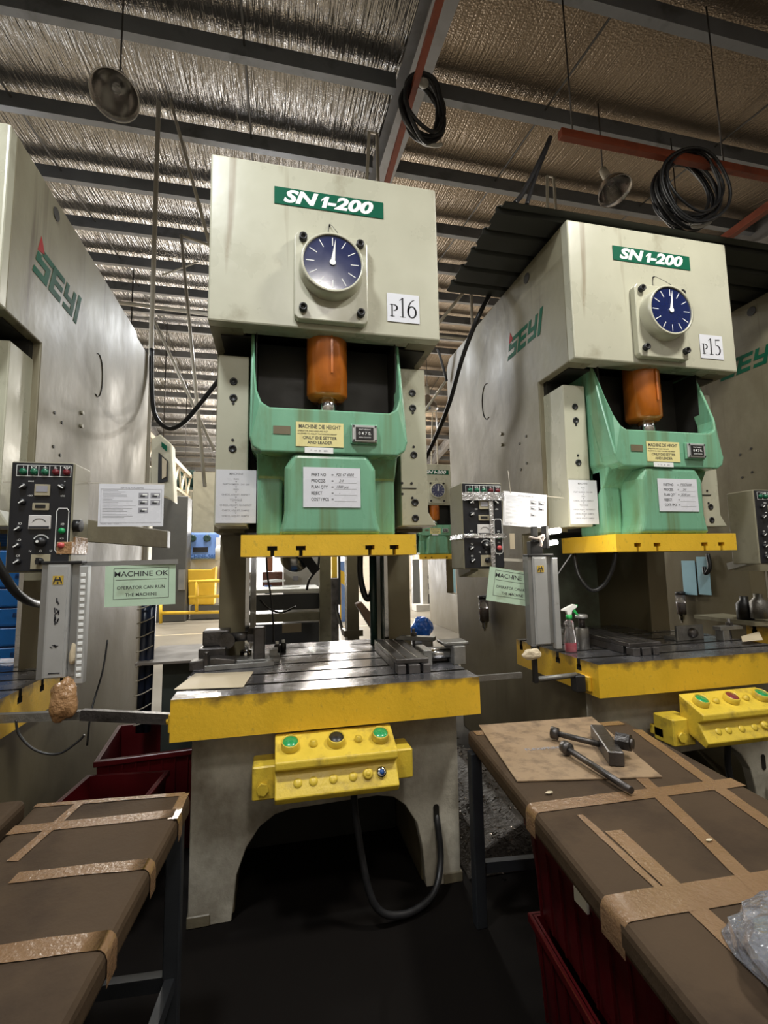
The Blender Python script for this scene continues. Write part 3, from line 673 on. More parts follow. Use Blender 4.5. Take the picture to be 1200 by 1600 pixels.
# ================================================================== CONTROL BOXES
def make_box(loc, label):
    t = thing('control_box', label, 'control box', loc)
    W, H, D = .255, .50, .20
    b = MB(); b.box(0, W, .004, D, 0, H, 0, .008, 2); b.build('housing', OLIVEBOX, t)
    b = MB(); b.box(.006, W-.006, 0, .006, .006, H-.006, 0, .002); f = b.build('face_plate', PANELBLK, t)
    def P_(x, z): return (x*W, -.001, z*H)
    for k in range(5):
        b = MB(); x = (.20+.17*k)*W; b.lathe([(.015, 0), (.015, .008), (.009, .013), (.001, .014)], (x, 0, .905*H), (0, -1, 0), 14); b.build('indicator_lamp', LGREEN if k < 3 else LRED, t)
    b = MB(); b.M = frame((0, -.0015, 0), *FRONT)
    for z in (.865, .965): b.rect(.10*W, .95*W, z*H-.001, z*H+.001)
    for k in range(6): x = (.10+.17*k)*W; b.rect(x-.001, x+.001, .865*H, .965*H)
    b.stroke([(.76*W, .20*H), (.76*W, .55*H), (.79*W, .575*H), (.92*W, .575*H), (.95*W, .55*H), (.95*W, .20*H), (.92*W, .175*H), (.79*W, .175*H), (.76*W, .20*H)], .003)
    for (x, z, s) in ((.2, .945, 'I'), (.36, .945, 'IOI'), (.54, .945, '-II-'), (.71, .945, 'II-'), (.88, .945, '*O*')): text(b, s, .016, T((x*W, z*H, 0)), .0003)
    for (x, z, s) in ((.20, .435, 'IO'), (.20, .29, '-O'), (.2, .15, 'OI'), (.86, .43, 'IO'), (.86, .30, '<>'), (.33, .82, 'ooo'), (.33, .69, '-oo'), (.84, .69, 'oIo'), (.86, .82, '+'), (.38, .19, 'N'), (.54, .19, 'O'), (.70, .19, 'U'), (.86, .155, '*')): text(b, s, .014, T((x*W, z*H, 0)))
    b.build('panel_marking', WHITE, f)
    for (x, z) in ((.22, .77), (.22, .63), (.82, .77), (.18, .39), (.18, .24), (.2, .10)):
        b = MB(); b.lathe([(.014, 0), (.013, .014), (.001, .014)], P_(x, z), (0, -1, 0), 12); k = b.build('selector_switch', BLACK, t)
        q = MB(); q.M = frame((x*W, -.0155, z*H), (1, 0, .7 if x < .5 else -.7), (-.7 if x < .5 else .7, 0, 1)); q.rect(-.012, .012, -.0025, .0025, .002); q.build('pointer', WHITE, k)
    b = MB(); b.box(.40*W, .64*W, -.010, 0, .685*H, .79*H, 0, .002); b.box(.43*W, .61*W, -.012, -.009, .72*H, .775*H, 1); b.build('preset_counter', [BEIGE_PL, GINK], t)
    b = MB(); b.box(.38*W, .64*W, -.008, 0, .555*H, .62*H, 0, .002); b.box(.43*W, .59*W, -.010, -.007, .575*H, .605*H, 1); b.build('hour_counter', [BEIGE_PL, BLACK], t)
    b = MB(); b.box(.34*W, .68*W, -.010, 0, .385*H, .51*H, 0, .002); mt = b.build('ammeter', METER, t)
    b = MB(); b.M = frame((.51*W, -.0112, .42*H), *FRONT); b.stroke([(.03*math.cos(a), .030*math.sin(a)) for a in [math.radians(30+12*k) for k in range(11)]], .002); b.rect(-.04, .04, -.014, -.004); b.build('scale', INK, mt)
    b = MB(); b.lathe([(.022, 0), (.020, .022), (.001, .022)], P_(.54, .27), (0, -1, 0), 20, 0); kb = b.build('speed_knob', BLACK, t)
    b = MB(); b.M = frame((.54*W, -.002, .27*H), *FRONT); b.stroke([(.032*math.cos(a), .032*math.sin(a)) for a in [math.radians(30+12*k) for k in range(11)]], .005); b.cyl((-.006, .002, .021), (-.006, .002, .024), .006, n=8); b.build('knob_ring', WHITE, kb)
    b = MB(); b.lathe([(.013, 0), (.013, .010), (.001, .012)], P_(.86, .37), (0, -1, 0), 14); b.build('start_button', BTN_GREEN, t)
    b = MB(); b.lathe([(.013, 0), (.013, .010), (.001, .012)], P_(.86, .24), (0, -1, 0), 14); b.build('stop_button', BTN_PINK, t)
    b = MB(); b.box(.40*W, .70*W, -.004, 0, .03*H, .16*H, 0, .001); b.lathe([(.015, .004), (.012, .028), (.001, .028)], (.55*W, 0, .10*H), (0, -1, 0), 12, 1); b.bar((.55*W, -.03, .072*H), (.55*W, -.03, .13*H), .012, .01, 1, (0, -1, 0)); b.build('rotary_switch', [BEIGE_PL, BLACK], t)
    return t
cb = make_box((-1.165, 2.40, 1.578), 'black-faced control box at the left, brown tape on its lower right corner')
q = MB(); q.box(.252, .262, .03, .18, .08, .16, 0, .002); q.box(.20, .262, -.003, .03, .08, .135, 0, .002); q.build('tape_patch', KRAFT, cb)
q = MB(); q.cyl((.255, .03, .21), (.285, .03, .21), .028, n=16); q.build('side_knob', BLACK, cb)
def restrip(src, loc, label):
    c = copy_tree(src); c.location = loc; c['label'] = label
    for ch in list(c.children):
        if ch.name.startswith(('tape_patch', 'side_knob')): bpy.data.objects.remove(ch)
    return c
cb2 = restrip(cb, (1.035, 2.53, 1.548), 'black-faced control box by the right press, bound with silver foil tape')
for nm, bx in (('foil_tape', (-.004, .259, .392, .44)), ('foil_tape', (-.05, .27, .175, .20))):
    q = MB(); x0, x1, z0, z1 = bx
    V = []; n = 14
    for k in range(n+1):
        x = max(x0, -.004)+(min(x1, .262)-max(x0, -.004))*k/n
        for z in (z0, (z0+z1)/2, z1): V.append((x, -.012-.004*random.random()-.01*math.sin(PI*k/n), z+.003*random.random()))
    q.add(V, [[k*3+j, k*3+3+j, k*3+4+j, k*3+1+j] for k in range(n) for j in range(2)], 0); q.build('foil_tape', mat('foil tape', (.7, .7, .72), .2, .9, .1, 6, bump=.5, bscale=50) if 'foil tape' not in bpy.data.materials else bpy.data.materials['foil tape'], cb2)
q = MB(); q.box(.160, .185, -.016, -.013, .01, .39, 0); q.build('foil_tape', bpy.data.materials['foil tape'], cb2)
q = MB(); q.box(-.004, -.001, .0, .20, .175, .20, 0); q.build('foil_tape', bpy.data.materials['foil tape'], cb2)
cb3 = restrip(cb, (3.12, 2.52, 1.54), 'control box cut by the right edge, mostly its plain olive side showing')

# arms that carry the boxes
def arm(box, pts, wd=.05):
    b = MB()
    for a, c in zip(pts[:-1], pts[1:]): b.bar(a, c, wd, wd)
    c = b.build('support_arm', OLIVEBOX, None, box.location[:]); c.location = (0, 0, 0); c.parent = box
arm(cb, [(-1.02, 2.52, 1.60), (-1.02, 2.82, 1.56), (-1.272, 2.84, 1.56)])
arm(cb2, [(1.15, 2.66, 1.56), (1.15, 2.85, 1.52), (1.785, 2.95, 1.49)])
arm(cb3, [(3.2, 2.66, 1.56), (3.25, 2.85, 1.52), (3.92, 2.95, 1.49)])

# ================================================================== LIGHT CURTAINS
def curtain(loc, label, windows, rz=0):
    t = thing('light_curtain', label, 'light curtain', loc, None, rz)
    H = .49
    b = MB(); b.box(.025, .115, 0, .03, 0, H, 0, .003); b.box(.034, .106, -.004, 0, .004, H-.01, 0, .001); b.build('housing', ALU, t)
    b = MB(); b.box(0, .025, .008, .05, -.005, H, 0, .002); b.box(.115, .150, .02, .05, 0, H, 0, .002); b.box(0, .15, .05, .06, 0, H); b.build('side_channel', ALU_SIDE, t)
    b = MB(); b.box(.150, .185, .0, .04, -.03, H-.01, 0, .003); rc = b.build('receiver_strip', ALU, t)
    if windows:
        for k in range(17):
            q = MB(); q.box(.158, .177, -.003, 0, .0+k*.027, .014+k*.027, 0, .001); q.build('lens_window', WHITE, rc)  # white colour stands in for the bright reflection on each window
    b = MB(); b.M = frame((.05, -.0052, .40), *FRONT); b.rect(0, .042, 0, .038); sk = b.build('warning_sticker', mat('amber sticker', (.55, .38, .06), .4, 0, .2, 60) if 'amber sticker' not in bpy.data.materials else bpy.data.materials['amber sticker'], t)
    l = MB(); l.M = frame((.05, -.0065, .40), *FRONT); l.stroke([(.004, .006), (.013, .032)], .005); l.stroke([(.036, .006), (.027, .032)], .005); l.stroke([(.012, .02), (.028, .02)], .006); l.rect(.017, .024, .002, .012); l.build('marking', INK, sk)
    b = MB(); b.box(0, .16, -.002, .06, H, H+.012, 0, .002); b.build('end_cap', BLACK, t)
    return t
lc = curtain((-1.005, 2.36, 1.125), 'aluminium light curtain below the left control box, worn black lettering on it', True)
l = MB(); l.M = frame((-1.005+.045, 2.36-.005, 1.125), *FRONT)
for k in range(13): z = .225+.1*random.random(); l.stroke([(.018+.018*random.random(), z), (.018+.018*random.random(), z+.02*random.random())], .003+.003*random.random())
for k in range(7): l.stroke([(.008+.03*random.random(), .125+.02*random.random()), (.012+.03*random.random(), .128+.02*random.random())], .003)
l.stroke([(.008, .022), (.05, .022)], .005)
c = l.build('worn_lettering', INK, None, (-1.005, 2.36, 1.125)); c.parent = lc; c.location = (0, 0, 0)
lc2 = curtain((1.385, 2.44, 1.125), 'aluminium light curtain in front of the right press, black post and cloth tie on top', False)
b = MB(); b.box(.04, .075, .01, .03, .50, .66, 0, .002); b.box(.02, .095, .0, .045, .50, .575, 0, .002); b.build('top_post', BLACK, lc2)
b = MB(); b.tube([(.01, -.005, .60), (.05, -.015, .59), (.10, -.005, .61), (.08, -.01, .57), (.10, -.012, .60)], .008, 6); b.tube([(.07, -.012, .59), (.075, -.02, .565), (.07, -.02, .545)], .007, 6); b.build('cloth_tie', mat('grubby cloth', (.55, .47, .42), .7), lc2)
# lit lamp beside it
t = thing('work_lamp', 'small lit tube lamp beside the light curtain top, shining on the yellow plate', 'lamp', (1.53, 2.47, 1.66))
b = MB(); b.cyl((0, .0, .095), (.085, .0, .105), .016, n=12); b.cyl((0.01, .0, .03), (.06, .0, .035), .014, n=12); b.build('glowing_tube', GLOW, t)
b = MB(); b.box(-.02, .002, -.02, .03, 0, .13, 0, .003); b.build('lamp_body', BLACK, t)
l = bpy.data.lights.new('tube_glow', 'POINT'); l.energy = 5; l.color = (1, .93, .8); l.shadow_soft_size = .03
lo = bpy.data.objects.new('tube_glow', l); COL.objects.link(lo); lo.location = (1.62, 2.40, 1.765)

# bars carrying the curtains between the presses
def lbar(label, a, b_, w_, h_, mats, name='support_bar'):
    m_ = MB(); m_.bar(a, b_, w_, h_); return tag(m_.build(name, mats), label, 'bar')
lbar('dark angle bar running left behind the left light curtain', (-1.35, 2.40, .975), (-.835, 2.40, .955), .03, .035, GREYSTEEL)
lbar('brown flat bar reaching from the curtain post to the middle bolster', (-.83, 2.40, .955), (-.44, 2.36, .915), .03, .045, DSTEEL)
lbar('thin steel bar between the middle bolster and the right curtain post', (.98, 2.42, .975), (1.315, 2.45, .968), .02, .028, GREYSTEEL)
t = thing('elbow_bracket', 'black steel elbow holding the right light curtain to the bolster', 'bracket', (1.40, 2.40, .93))
b = MB(); b.box(-.035, -.01, 0, .025, 0, .20, 0, .003); b.build('upright', BLACK, t); b = MB(); b.cyl((-.01, .01, .018), (.22, .0, .028), .014, n=12); b.build('round_rod', GREYSTEEL, t)
b = MB(); b.box(.20, .26, -.03, .03, -.06, .03, 0, .006); b.build('clamp_block', BLACK, t)
# kraft paper scraps
def blob(name, label, cat, c, r, mats, seed, n=2, sq=(1, 1, 1), parent=None):
    bm = bmesh.new(); bmesh.ops.create_icosphere(bm, subdivisions=n, radius=1)
    for v in bm.verts:
        k = 1+.30*noise.noise(v.co*1.3+Vector((seed, 0, 0)))+.07*noise.noise(v.co*4+Vector((0, seed, 0))); v.co = Vector((v.co.x*r*sq[0], v.co.y*r*sq[1], v.co.z*r*sq[2]))*k
    m_ = MB(); m_.M = T(c); m_.bm(bm, 0, False); return tag(m_.build(name, mats), label, cat)
blob('wrapped_sensor', 'sensor end wrapped in crumpled brown tape at the left yellow bolster', 'wrapping', (-.885, 2.35, 1.035), .066, KRAFT, 3, 4, (.85, .6, 1.35))
blob('paper_scrap', 'torn brown paper tuck hanging under the right light curtain', 'paper', (1.345, 2.38, 1.09), .04, CARD_P, 5, 3, (1.4, .5, .7))
blob('paper_scrap', 'crumpled brown paper stuck between the strips of the left light curtain', 'paper', (-.865, 2.38, 1.22), .03, CARD_P, 9, 3, (.7, .6, 1.6))

# ================================================================== OPERATOR SIGNS AND INSTRUCTION SHEETS
def ok_sign(O, right, up, label):
    o, Mx = sheet('operator_sign', label, 'sign', O, right, up, .305, .19, SIGN_GREEN, th=.004)
    l = MB(); l.M = Mx; text(l, 'MACHINE OK', .034, T((.155, .148, 0)), .0003, xs=1.12); l.rect(.045, .265, .122, .1235)
    text(l, 'OPERATOR CAN RUN', .021, T((.155, .085, 0)), .0002, xs=1.0); text(l, 'THE MACHINE', .021, T((.155, .052, 0)), .0002)
    l.stroke([(.037, .034), (.275, .034), (.275, .176), (.037, .176), (.037, .034)], .0016); child(o, l, 'lettering', INK); return o
ok_sign((-.775, 2.45, 1.412), (1, 0, .015), (-.02, 0, 1), 'pale green sign reading MACHINE OK hung left of the middle press')
ok_sign((1.145, 2.50, 1.375), (1, 0, -.17), (.17, 0, 1), 'tilted pale green sign half behind the right light curtain')
lbar('flat grey bar the left operator sign hangs from', (-.87, 2.46, 1.612), (-.46, 2.44, 1.618), .01, .022, ALU_SIDE, 'hanger_bar')
lbar('flat bar the tilted operator sign hangs from', (1.28, 2.53, 1.60), (1.50, 2.50, 1.585), .012, .016, CONDUIT, 'hanger_bar')
def instr(O, right, up, label):
    o, Mx = sheet('instruction_sheet', label, 'paper', O, right, up, .297, .212, PAPER)
    l = MB(); l.M = Mx; text(l, 'SETTING PARAMETER', .011, T((.15, .192, 0)), .0003)
    random.seed(3)
    for k in range(19): l.rect(.018, .06+.11*random.random(), .178-.0075*k, .1797-.0075*k, .0005)
    l.stroke([(.01, .018), (.287, .018), (.287, .186), (.01, .186), (.01, .018)], .0010); text(l, 'MODEL :  SN1     CODE :  A', .008, T((.012, .012, 0)), align='LEFT')
    child(o, l, 'printed_lines', GINK)
    for (x, y) in ((.18, .14), (.235, .14), (.18, .105), (.235, .105), (.18, .065)):
        q = MB(); q.M = Mx; q.rect(x, x+.045, y, y+.028, .0005, 0); q.rect(x+.008, x+.03, y+.006, y+.016, .0007, 1); q.rect(x+.018, x+.04, y+.015, y+.022, .0008, 2); child(o, q, 'printed_picture', [GINK, INK, WHITE])
    random.seed(11); return o
instr((-.856, 2.56, 1.795), (1, 0, .005), (-.005, 0, 1), 'white printed sheet with small pictures hung left, above the green sign')
instr((1.35, 2.66, 1.81), (1, 0, -.07), (.06, 0, 1), 'white printed sheet with pictures hung beside the foil-taped control box')
lbar('thin rod the left printed sheet hangs from', (-1.272, 2.565, 2.008), (-.56, 2.565, 2.012), .005, .005, CONDUIT, 'hanger_bar')
lbar('thin rod the right printed sheet hangs from', (1.36, 2.665, 2.02), (1.79, 2.675, 1.985), .005, .005, CONDUIT, 'hanger_bar')
b = MB(); b.tube([(1.40, 2.657, 2.15), (1.41, 2.657, 2.01)], .002, 5); tag(b.build('hanging_wire', CONDUIT), 'thin pale wire holding the right instruction sheet', 'wire')
b = MB(); b.box(1.32, 1.35, 2.52, 2.524, 1.66, 1.75); b.M = Matrix(); tag(b.build('tape_strip', CARD_P), 'curled strip of pale tape right of the foil-taped control box', 'tape')

# ================================================================== TWO-HAND CONSOLES
def make_console(loc, label, mid):
    t = thing('two_hand_console', label, 'control console', loc)
    W = .265
    # side profile (v,z): sloped top, lip, lower sloped face
    prof = [(.17, .235), (.02, .165), (.018, .135), (.055, .115), (0, .03), (.02, 0), (.17, .06)]
    b = MB(); b.prism(prof, -W, W, 'x', 0, .006, 2); b.build('console_body', YELLOW_C, t)
    b = MB(); b.box(-.36, -.22, .12, .26, -.02, .12, 0, .006); b.box(.22, .36, .12, .26, -.0, .13, 0, .006); b.box(-.36, .36, .19, .29, .0, .05, 0, .004); br = b.build('mounting_bracket', YELLOW_C, t)
    q = MB(); q.cyl((-.315, .12, .03), (-.315, .105, .03), .026, n=6); q.build('bracket_bolt', YELLOW_C, br)
    nrm = Vector((0, -.07, .15)).normalized()
    def on_top(u): return Vector((u, .095, .20))+nrm*.002
    for u, M_ in ((-.20, BTN_GREEN), (-.0, mid), (.20, BTN_GREEN)):
        q = MB(); q.lathe([(.040, 0), (.038, .03), (.034, .032), (.033, .022)], on_top(u), nrm, 22); ring = q.build('button_ring', [YELLOW_C], t)
        q = MB(); q.lathe([(.034, .021), (.032, .026), (.001, .027)], on_top(u), nrm, 20); q.build('push_button', M_, ring)
    for u in (-.10, .10):
        q = MB(); q.lathe([(.018, 0), (.017, .012), (.010, .014), (.009, .020), (.001, .020)], on_top(u), nrm, 14); q.build('small_button', YELLOW_C, t)
    n2 = Vector((0, -.085, .055)).normalized()
    for k, u in enumerate((-.17, -.105, -.02, .065)):
        q = MB(); q.lathe([(.019, 0), (.018, .003), (.001, .003)], Vector((u, .028, .075)), n2, 16); q.build('blank_cap', YELLOW_C, t)
    for u, M_ in ((.13, YELLOW_C), (.19, BLUEDK)):
        q = MB(); q.lathe([(.023, 0), (.022, .010), (.015, .014), (.010, .014), (.009, .018), (.001, .018)], Vector((u, .03, .078)), n2, 16, [0, 0, 0, 1, 1]); q.build('key_switch', [M_ if M_ is YELLOW_C else CHROME, M_], t)
    return t
make_console((.262, 2.10, .605), 'yellow two-hand console on the middle press with a black centre button', BLACK)
make_console((2.42, 2.10, .615), 'yellow two-hand console on the right press with a dark red centre button', BTN_RED)
b = MB(); b.tube([(.345, 2.22, .60), (.355, 2.24, .45), (.42, 2.20, .12), (.56, 2.22, .03), (.72, 2.28, .05), (.79, 2.36, .14), (.793, 2.40, .29), (.794, 2.43, .33)], .016, 8)
tag(b.build('console_cable', RUBBER), 'black cable drooping from the middle console across the base arch', 'cable')
b = MB(); b.tube([(2.43, 2.24, .60), (2.44, 2.26, .4), (2.5, 2.22, .1), (2.75, 2.3, .05), (2.92, 2.42, .3)], .016, 8); tag(b.build('console_cable', RUBBER), 'black cable under the right yellow console', 'cable')

# ================================================================== BENCHES
def bench(name, label, p00, p10, p11, p01, z, strips, legs, mats=BOARD, skip=-1):
    """corners anticlockwise seen from above: near-left, near-right, far-right, far-left"""
    t = thing(name, label, 'workbench', ((p00[0]+p11[0])/2, (p00[1]+p11[1])/2, 0)); o = Vector(t.location)
    b = MB(); pts = [(p[0]-o.x, p[1]-o.y) for p in (p00, p10, p11, p01)]
    b.prism(pts, z-.075, z, 'z', 0, .022, 3); b.build('bench_top', mats, t)
    for (a, c, wd, wrap) in strips:
        a, c = Vector((a[0]-o.x, a[1]-o.y, 0)), Vector((c[0]-o.x, c[1]-o.y, 0)); d = (c-a); d.normalize()
        if wrap < 0: a = a+d*.018
        if wrap > 0: c = c-d*.018
        L_ = (c-a).length; n_ = Vector((-d.y, d.x, 0)); q = MB(); V = []; K = max(4, int(L_/.04))
        for k in range(K+1):
            p = a+d*L_*k/K
            for s in (-1, 1): V.append(p+n_*s*(wd/2+.004*noise.noise(p*9+Vector((s*5, 0, 0))))+Vector((0, 0, z+.0022+.0008*random.random())))
        Fs = [[2*k, 2*k+2, 2*k+3, 2*k+1] for k in range(K)]
        if wrap:                     # fold over the left (-1) or right (1) long edge
            e = 0 if wrap < 0 else K; dd = -d if wrap < 0 else d
            prev = (2*e, 2*e+1); 
            for (out, dz) in ((.008, -.002), (.016, -.010), (.0205, -.024), (.0205, -.078)):
                i0 = len(V)
                for s in (-1, 1): V.append((a if wrap < 0 else c)+n_*s*wd/2+dd*out+Vector((0, 0, z+.0022+dz)))
                Fs.append([prev[0], prev[1], i0+1, i0]); prev = (i0, i0+1)
        q.add(V, Fs, 0, True); q.build('tape_strip', TAPE, t)
    for (x, y) in legs:
        q = MB(); q.box(x-o.x-.025, x-o.x+.025, y-o.y-.025, y-o.y+.025, 0, z-.07, 0, .003); q.build('leg', mat('dark bench steel', (.03, .033, .038), .45, .3) if 'dark bench steel' not in bpy.data.materials else bpy.data.materials['dark bench steel'], t)
    (x0, y0), (x1, y1) = legs[0], legs[1]
    q = MB()
    n_l = len(legs)
    for i in range(n_l):
      if i != skip: q.bar((legs[i][0]-o.x, legs[i][1]-o.y, .24), (legs[(i+1) % n_l][0]-o.x, legs[(i+1) % n_l][1]-o.y, .24), .03, .045)
    q.build('lower_rail', bpy.data.materials['dark bench steel'], t)
    return t
L = lambda u, v: (AZ(u, v, .8).x, AZ(u, v, .8).y)
bench('workbench', 'grey-topped bench at bottom right banded with brown packing tape', (.60, -.3), (1.40, -.3), (1.685, 2.12), (.885, 2.20), .8,
      [((.802, 1.475), (1.60, 1.45), .06, -1), ((.752, 1.03), (1.54, .99), .085, -1), ((.90, 2.14), (1.64, 2.08), .05, 0),
       ((.93, 1.40), (.905, 1.03), .022, 0), ((.97, 1.30), (.90, .60), .05, 0), ((1.44, 2.05), (1.12, .95), .045, 0), ((1.64, 1.98), (1.38, 1.0), .045, 0), ((1.12, .98), (1.0, .2), .05, 0)],
      [(.885, 2.12), (1.6, 2.04), (1.33, -.2), (.68, -.2)], skip=3)
bench('workbench', 'grey-topped bench at bottom left with three cross bands of brown tape', (-1.0+.22, -.3), (-.46, -.3), (-.29, 1.88), (-.80, 1.93), .8,
      [((-.79, 1.755), (-.3013, 1.735), .05, 1), ((-.66, 1.50), (-.3216, 1.475), .045, 1), ((-.78, 1.24), (-.342, 1.215), .055, 1), ((-.79, 1.91), (-.31, 1.865), .025, 0),
       ((-.645, 1.90), (-.70, 1.58), .030, 0), ((-.31, 1.87), (-.318, 1.70), .03, 0)],
      [(-.33, 1.83), (-.75, 1.86), (-.75, -.2), (-.5, -.2)])
bench('workbench', 'dark brown bench top at the far lower left corner', (-1.6, -.3), (-.82, -.3), (-.83, 1.95), (-1.6, 1.95), .815, [], [(-1.5, 1.8), (-.86, 1.8), (-.86, -.2), (-1.5, -.2)])
# card on the right bench
P4 = [AZ(u, v, .803) for u, v in ((748, 1134), (925, 1121), (1035, 1215), (808, 1222))]
b = MB(); b.add([p+Vector((0, 0, d)) for d in (0, .004) for p in P4], [[3, 2, 1, 0], [4, 5, 6, 7], [0, 1, 5, 4], [1, 2, 6, 5], [2, 3, 7, 6], [3, 0, 4, 7]])
card = tag(b.build('cardboard_sheet', CARD), 'oil-spotted cardboard lying on the far end of the taped bench', 'cardboard')
l = MB(); l.M = frame(AZ(815, 1172, .808), (1, -.1, 0), (.1, 1, 0)); text(l, 'FLEXIPRINT', .03, T((.1, 0, 0)), .0, xs=1.1); child(card, l, 'faded_print', GINK)
P4 = [AZ(u, v, 1.03) for u, v in ((272, 1078), (305, 1053), (396, 1050), (380, 1074))]
b = MB(); b.add([p+Vector((0, 0, d)) for d in (0, .003) for p in P4], [[3, 2, 1, 0][::-1], [4, 5, 6, 7][::-1], [0, 1, 5, 4], [1, 2, 6, 5], [2, 3, 7, 6], [3, 0, 4, 7]])
tag(b.build('cardboard_sheet', CARD_P), 'pale cardboard piece lying on the left front of the middle bolster', 'cardboard')

# tools on the bench
def tbolt(label, a, b_, r=.012, hr=.025):
    t = thing('headed_bolt', label, 'bolt', (a[0], a[1], .806)); o = Vector(t.location); a, b_ = Vector(a)-o, Vector(b_)-o; d = (b_-a).normalized()
    q = MB(); q.cyl(a, b_, r, n=14); q.build('shank', DSTEEL, t)
    q = MB(); q.lathe([(.001, -.012), (hr, -.012), (hr, .016), (r, .02)], a, d, 18); q.lathe([(hr*.55, -.0125), (hr*.5, -.002), (.001, -.002)], a, d, 12); q.build('bolt_head', DSTEEL, t); return t
tbolt('dark headed bolt on the cardboard whose shank meets the nut block', (1.195, 1.955, .838), (1.32, 1.80, .83))
tbolt('dark headed bolt on the cardboard lying free nearest the bench front', (1.15, 1.80, .836), (1.165, 1.455, .822))
t = thing('clamp_block', 'rectangular steel clamp bar with a hexagon nut on the taped bench', 'clamp', (1.335, 1.80, .807), rz=-.42)
q = MB(); q.box(-.028, .028, -.16, .15, 0, .055, 0, .004); q.build('clamp_bar', DSTEEL, t)
q = MB(); q.cyl((.03, -.05, .06), (.075, -.075, .06), .035, n=6, smooth=False); q.cyl((.07, -.072, .06), (.085, -.08, .06), .02, n=14); q.build('hex_nut', DSTEEL, t)
for u, v, sz, lab in ((858, 1238, .011, 'small torn paper crumb on the bench just in front of the cardboard'), (1108, 1312, .008, 'tiny tape crumb on the right bench between the two cross bands')):
    blob('paper_crumb', lab, 'scrap', tuple(AZ(u, v, .808)), sz*.8, CARD_P, 4, 2, (1.6, .8, .35))
# crinkled clear bag
random.seed(5)
bm = bmesh.new(); bmesh.ops.create_icosphere(bm, subdivisions=4, radius=1)
for v in bm.verts:
    k = 1+.28*noise.noise(v.co*1.7)+.09*noise.noise(v.co*6)+.05*noise.noise(v.co*14); v.co = Vector((v.co.x*.21*k, v.co.y*.23*k, max(-.02, v.co.z*.11*k)))
q = MB(); q.M = T((1.07, .68, .825)) @ Matrix.Rotation(.5, 4, 'Z'); q.bm(bm, 0, False); tag(q.build('plastic_bag', FILM), 'crinkled clear plastic bag cut by the right edge of the bench', 'bag')

# ================================================================== CRATES
def crate(label, x0, x1, y0, y1, z0, z1, rz=0, name='red_crate'):
    t = thing(name, label, 'crate', ((x0+x1)/2, (y0+y1)/2, z0), rz=rz); w_, d_, h_ = (x1-x0)/2, (y1-y0)/2, z1-z0
    b = MB(); th = .012
    def ring(z, e): return [(-w_+e, -d_+e, z), (w_-e, -d_+e, z), (w_-e, d_-e, z), (-w_+e, d_-e, z)]
    V = ring(0, .03)+ring(h_, 0)+ring(h_, th)+ring(.015, .03+th); Fs = [[0, 3, 2, 1]]
    for k in range(3):
        for i in range(4): j = (i+1) % 4; Fs.append([k*4+i, k*4+j, k*4+4+j, k*4+4+i])
    Fs.append([12, 13, 14, 15]); b.add(V, Fs); b.build('tub', REDPL, t)
    b = MB()
    for (xa, xb, ya, yb) in ((-w_-.012, w_+.012, -d_-.012, -d_+.006), (-w_-.012, w_+.012, d_-.006, d_+.012), (-w_-.012, -w_+.006, -d_, d_), (w_-.006, w_+.012, -d_, d_)): b.box(xa, xb, ya, yb, h_-.03, h_, 0, .003)
    b.build('rim', REDPL, t)
    b = MB()
    for k in range(7): x = -w_+.06+k*(2*w_-.12)/6; b.bar((x, -d_+.015, .03), (x, -d_-.002, h_-.03), .008, .008)
    for k in range(7): y = -d_+.06+k*(2*d_-.12)/6; b.bar((-w_+.012, y, .03), (-w_-.002, y, h_-.03), .008, .008, 0, (1, 0, 0))
    b.build('wall_rib', REDPL, t); return t
crate('dark red crate behind the left bench, nearer of the two', -1.0, -.60, 2.35, 2.90, .0, .50, -.12)
crate('dark red crate behind the left bench, further one under the flat bar', -.98, -.46, 3.0, 3.6, .0, .55, .1)
crate('red crate standing on the floor under the taped right bench', .87, 1.43, 1.02, 1.66, 0, .33, -.1)
cr = crate('red crate stacked on another under the taped right bench', .87, 1.43, 1.02, 1.66, .332, .66, -.1)
b = MB(); b.box(.842, .850, 1.26, 1.32, .62, .68, 0, .001); tag(b.build('tag_card', WHITE), 'small white card stuck in the rim of the upper red crate', 'card')
# metal chips
random.seed(12); b = MB()
for k in range(900):
    x, y = random.uniform(1.0, 1.5), random.uniform(2.35, 3.5); z = .02+.28*random.random()*max(.2, 1-abs(x-1.3)*1.8); a = random.random()*6.3; r = random.uniform(.006, .018); e = random.random()*3
    d = Vector((math.cos(a)*math.cos(e), math.sin(a)*math.cos(e), math.sin(e))); c = d.orthogonal().normalized(); p = Vector((x, y, z)); V = []
    for i in range(5): th = i*1.1; q_ = p+(c*math.cos(th)+d.cross(c)*math.sin(th))*r+d*i*.003; V += [q_, q_+d*.006]
    b.add(V, [[2*i, 2*i+2, 2*i+3, 2*i+1] for i in range(4)], 0)
chips = b; b = MB(); b.prism([(.95, 0), (1.05, .14), (1.25, .24), (1.45, .18), (1.6, 0)], 2.4, 3.5, 'y', 0, .01); sack = tag(b.build('scrap_heap', mat('dirty dark sack', (.035, .028, .022), .6, 0, .3, 20, bump=.5, bscale=40)), 'dirty heap covered in curled metal chips between the two main presses', 'scrap')
child(sack, chips, 'metal_chips', CHIPS)['kind'] = 'stuff'

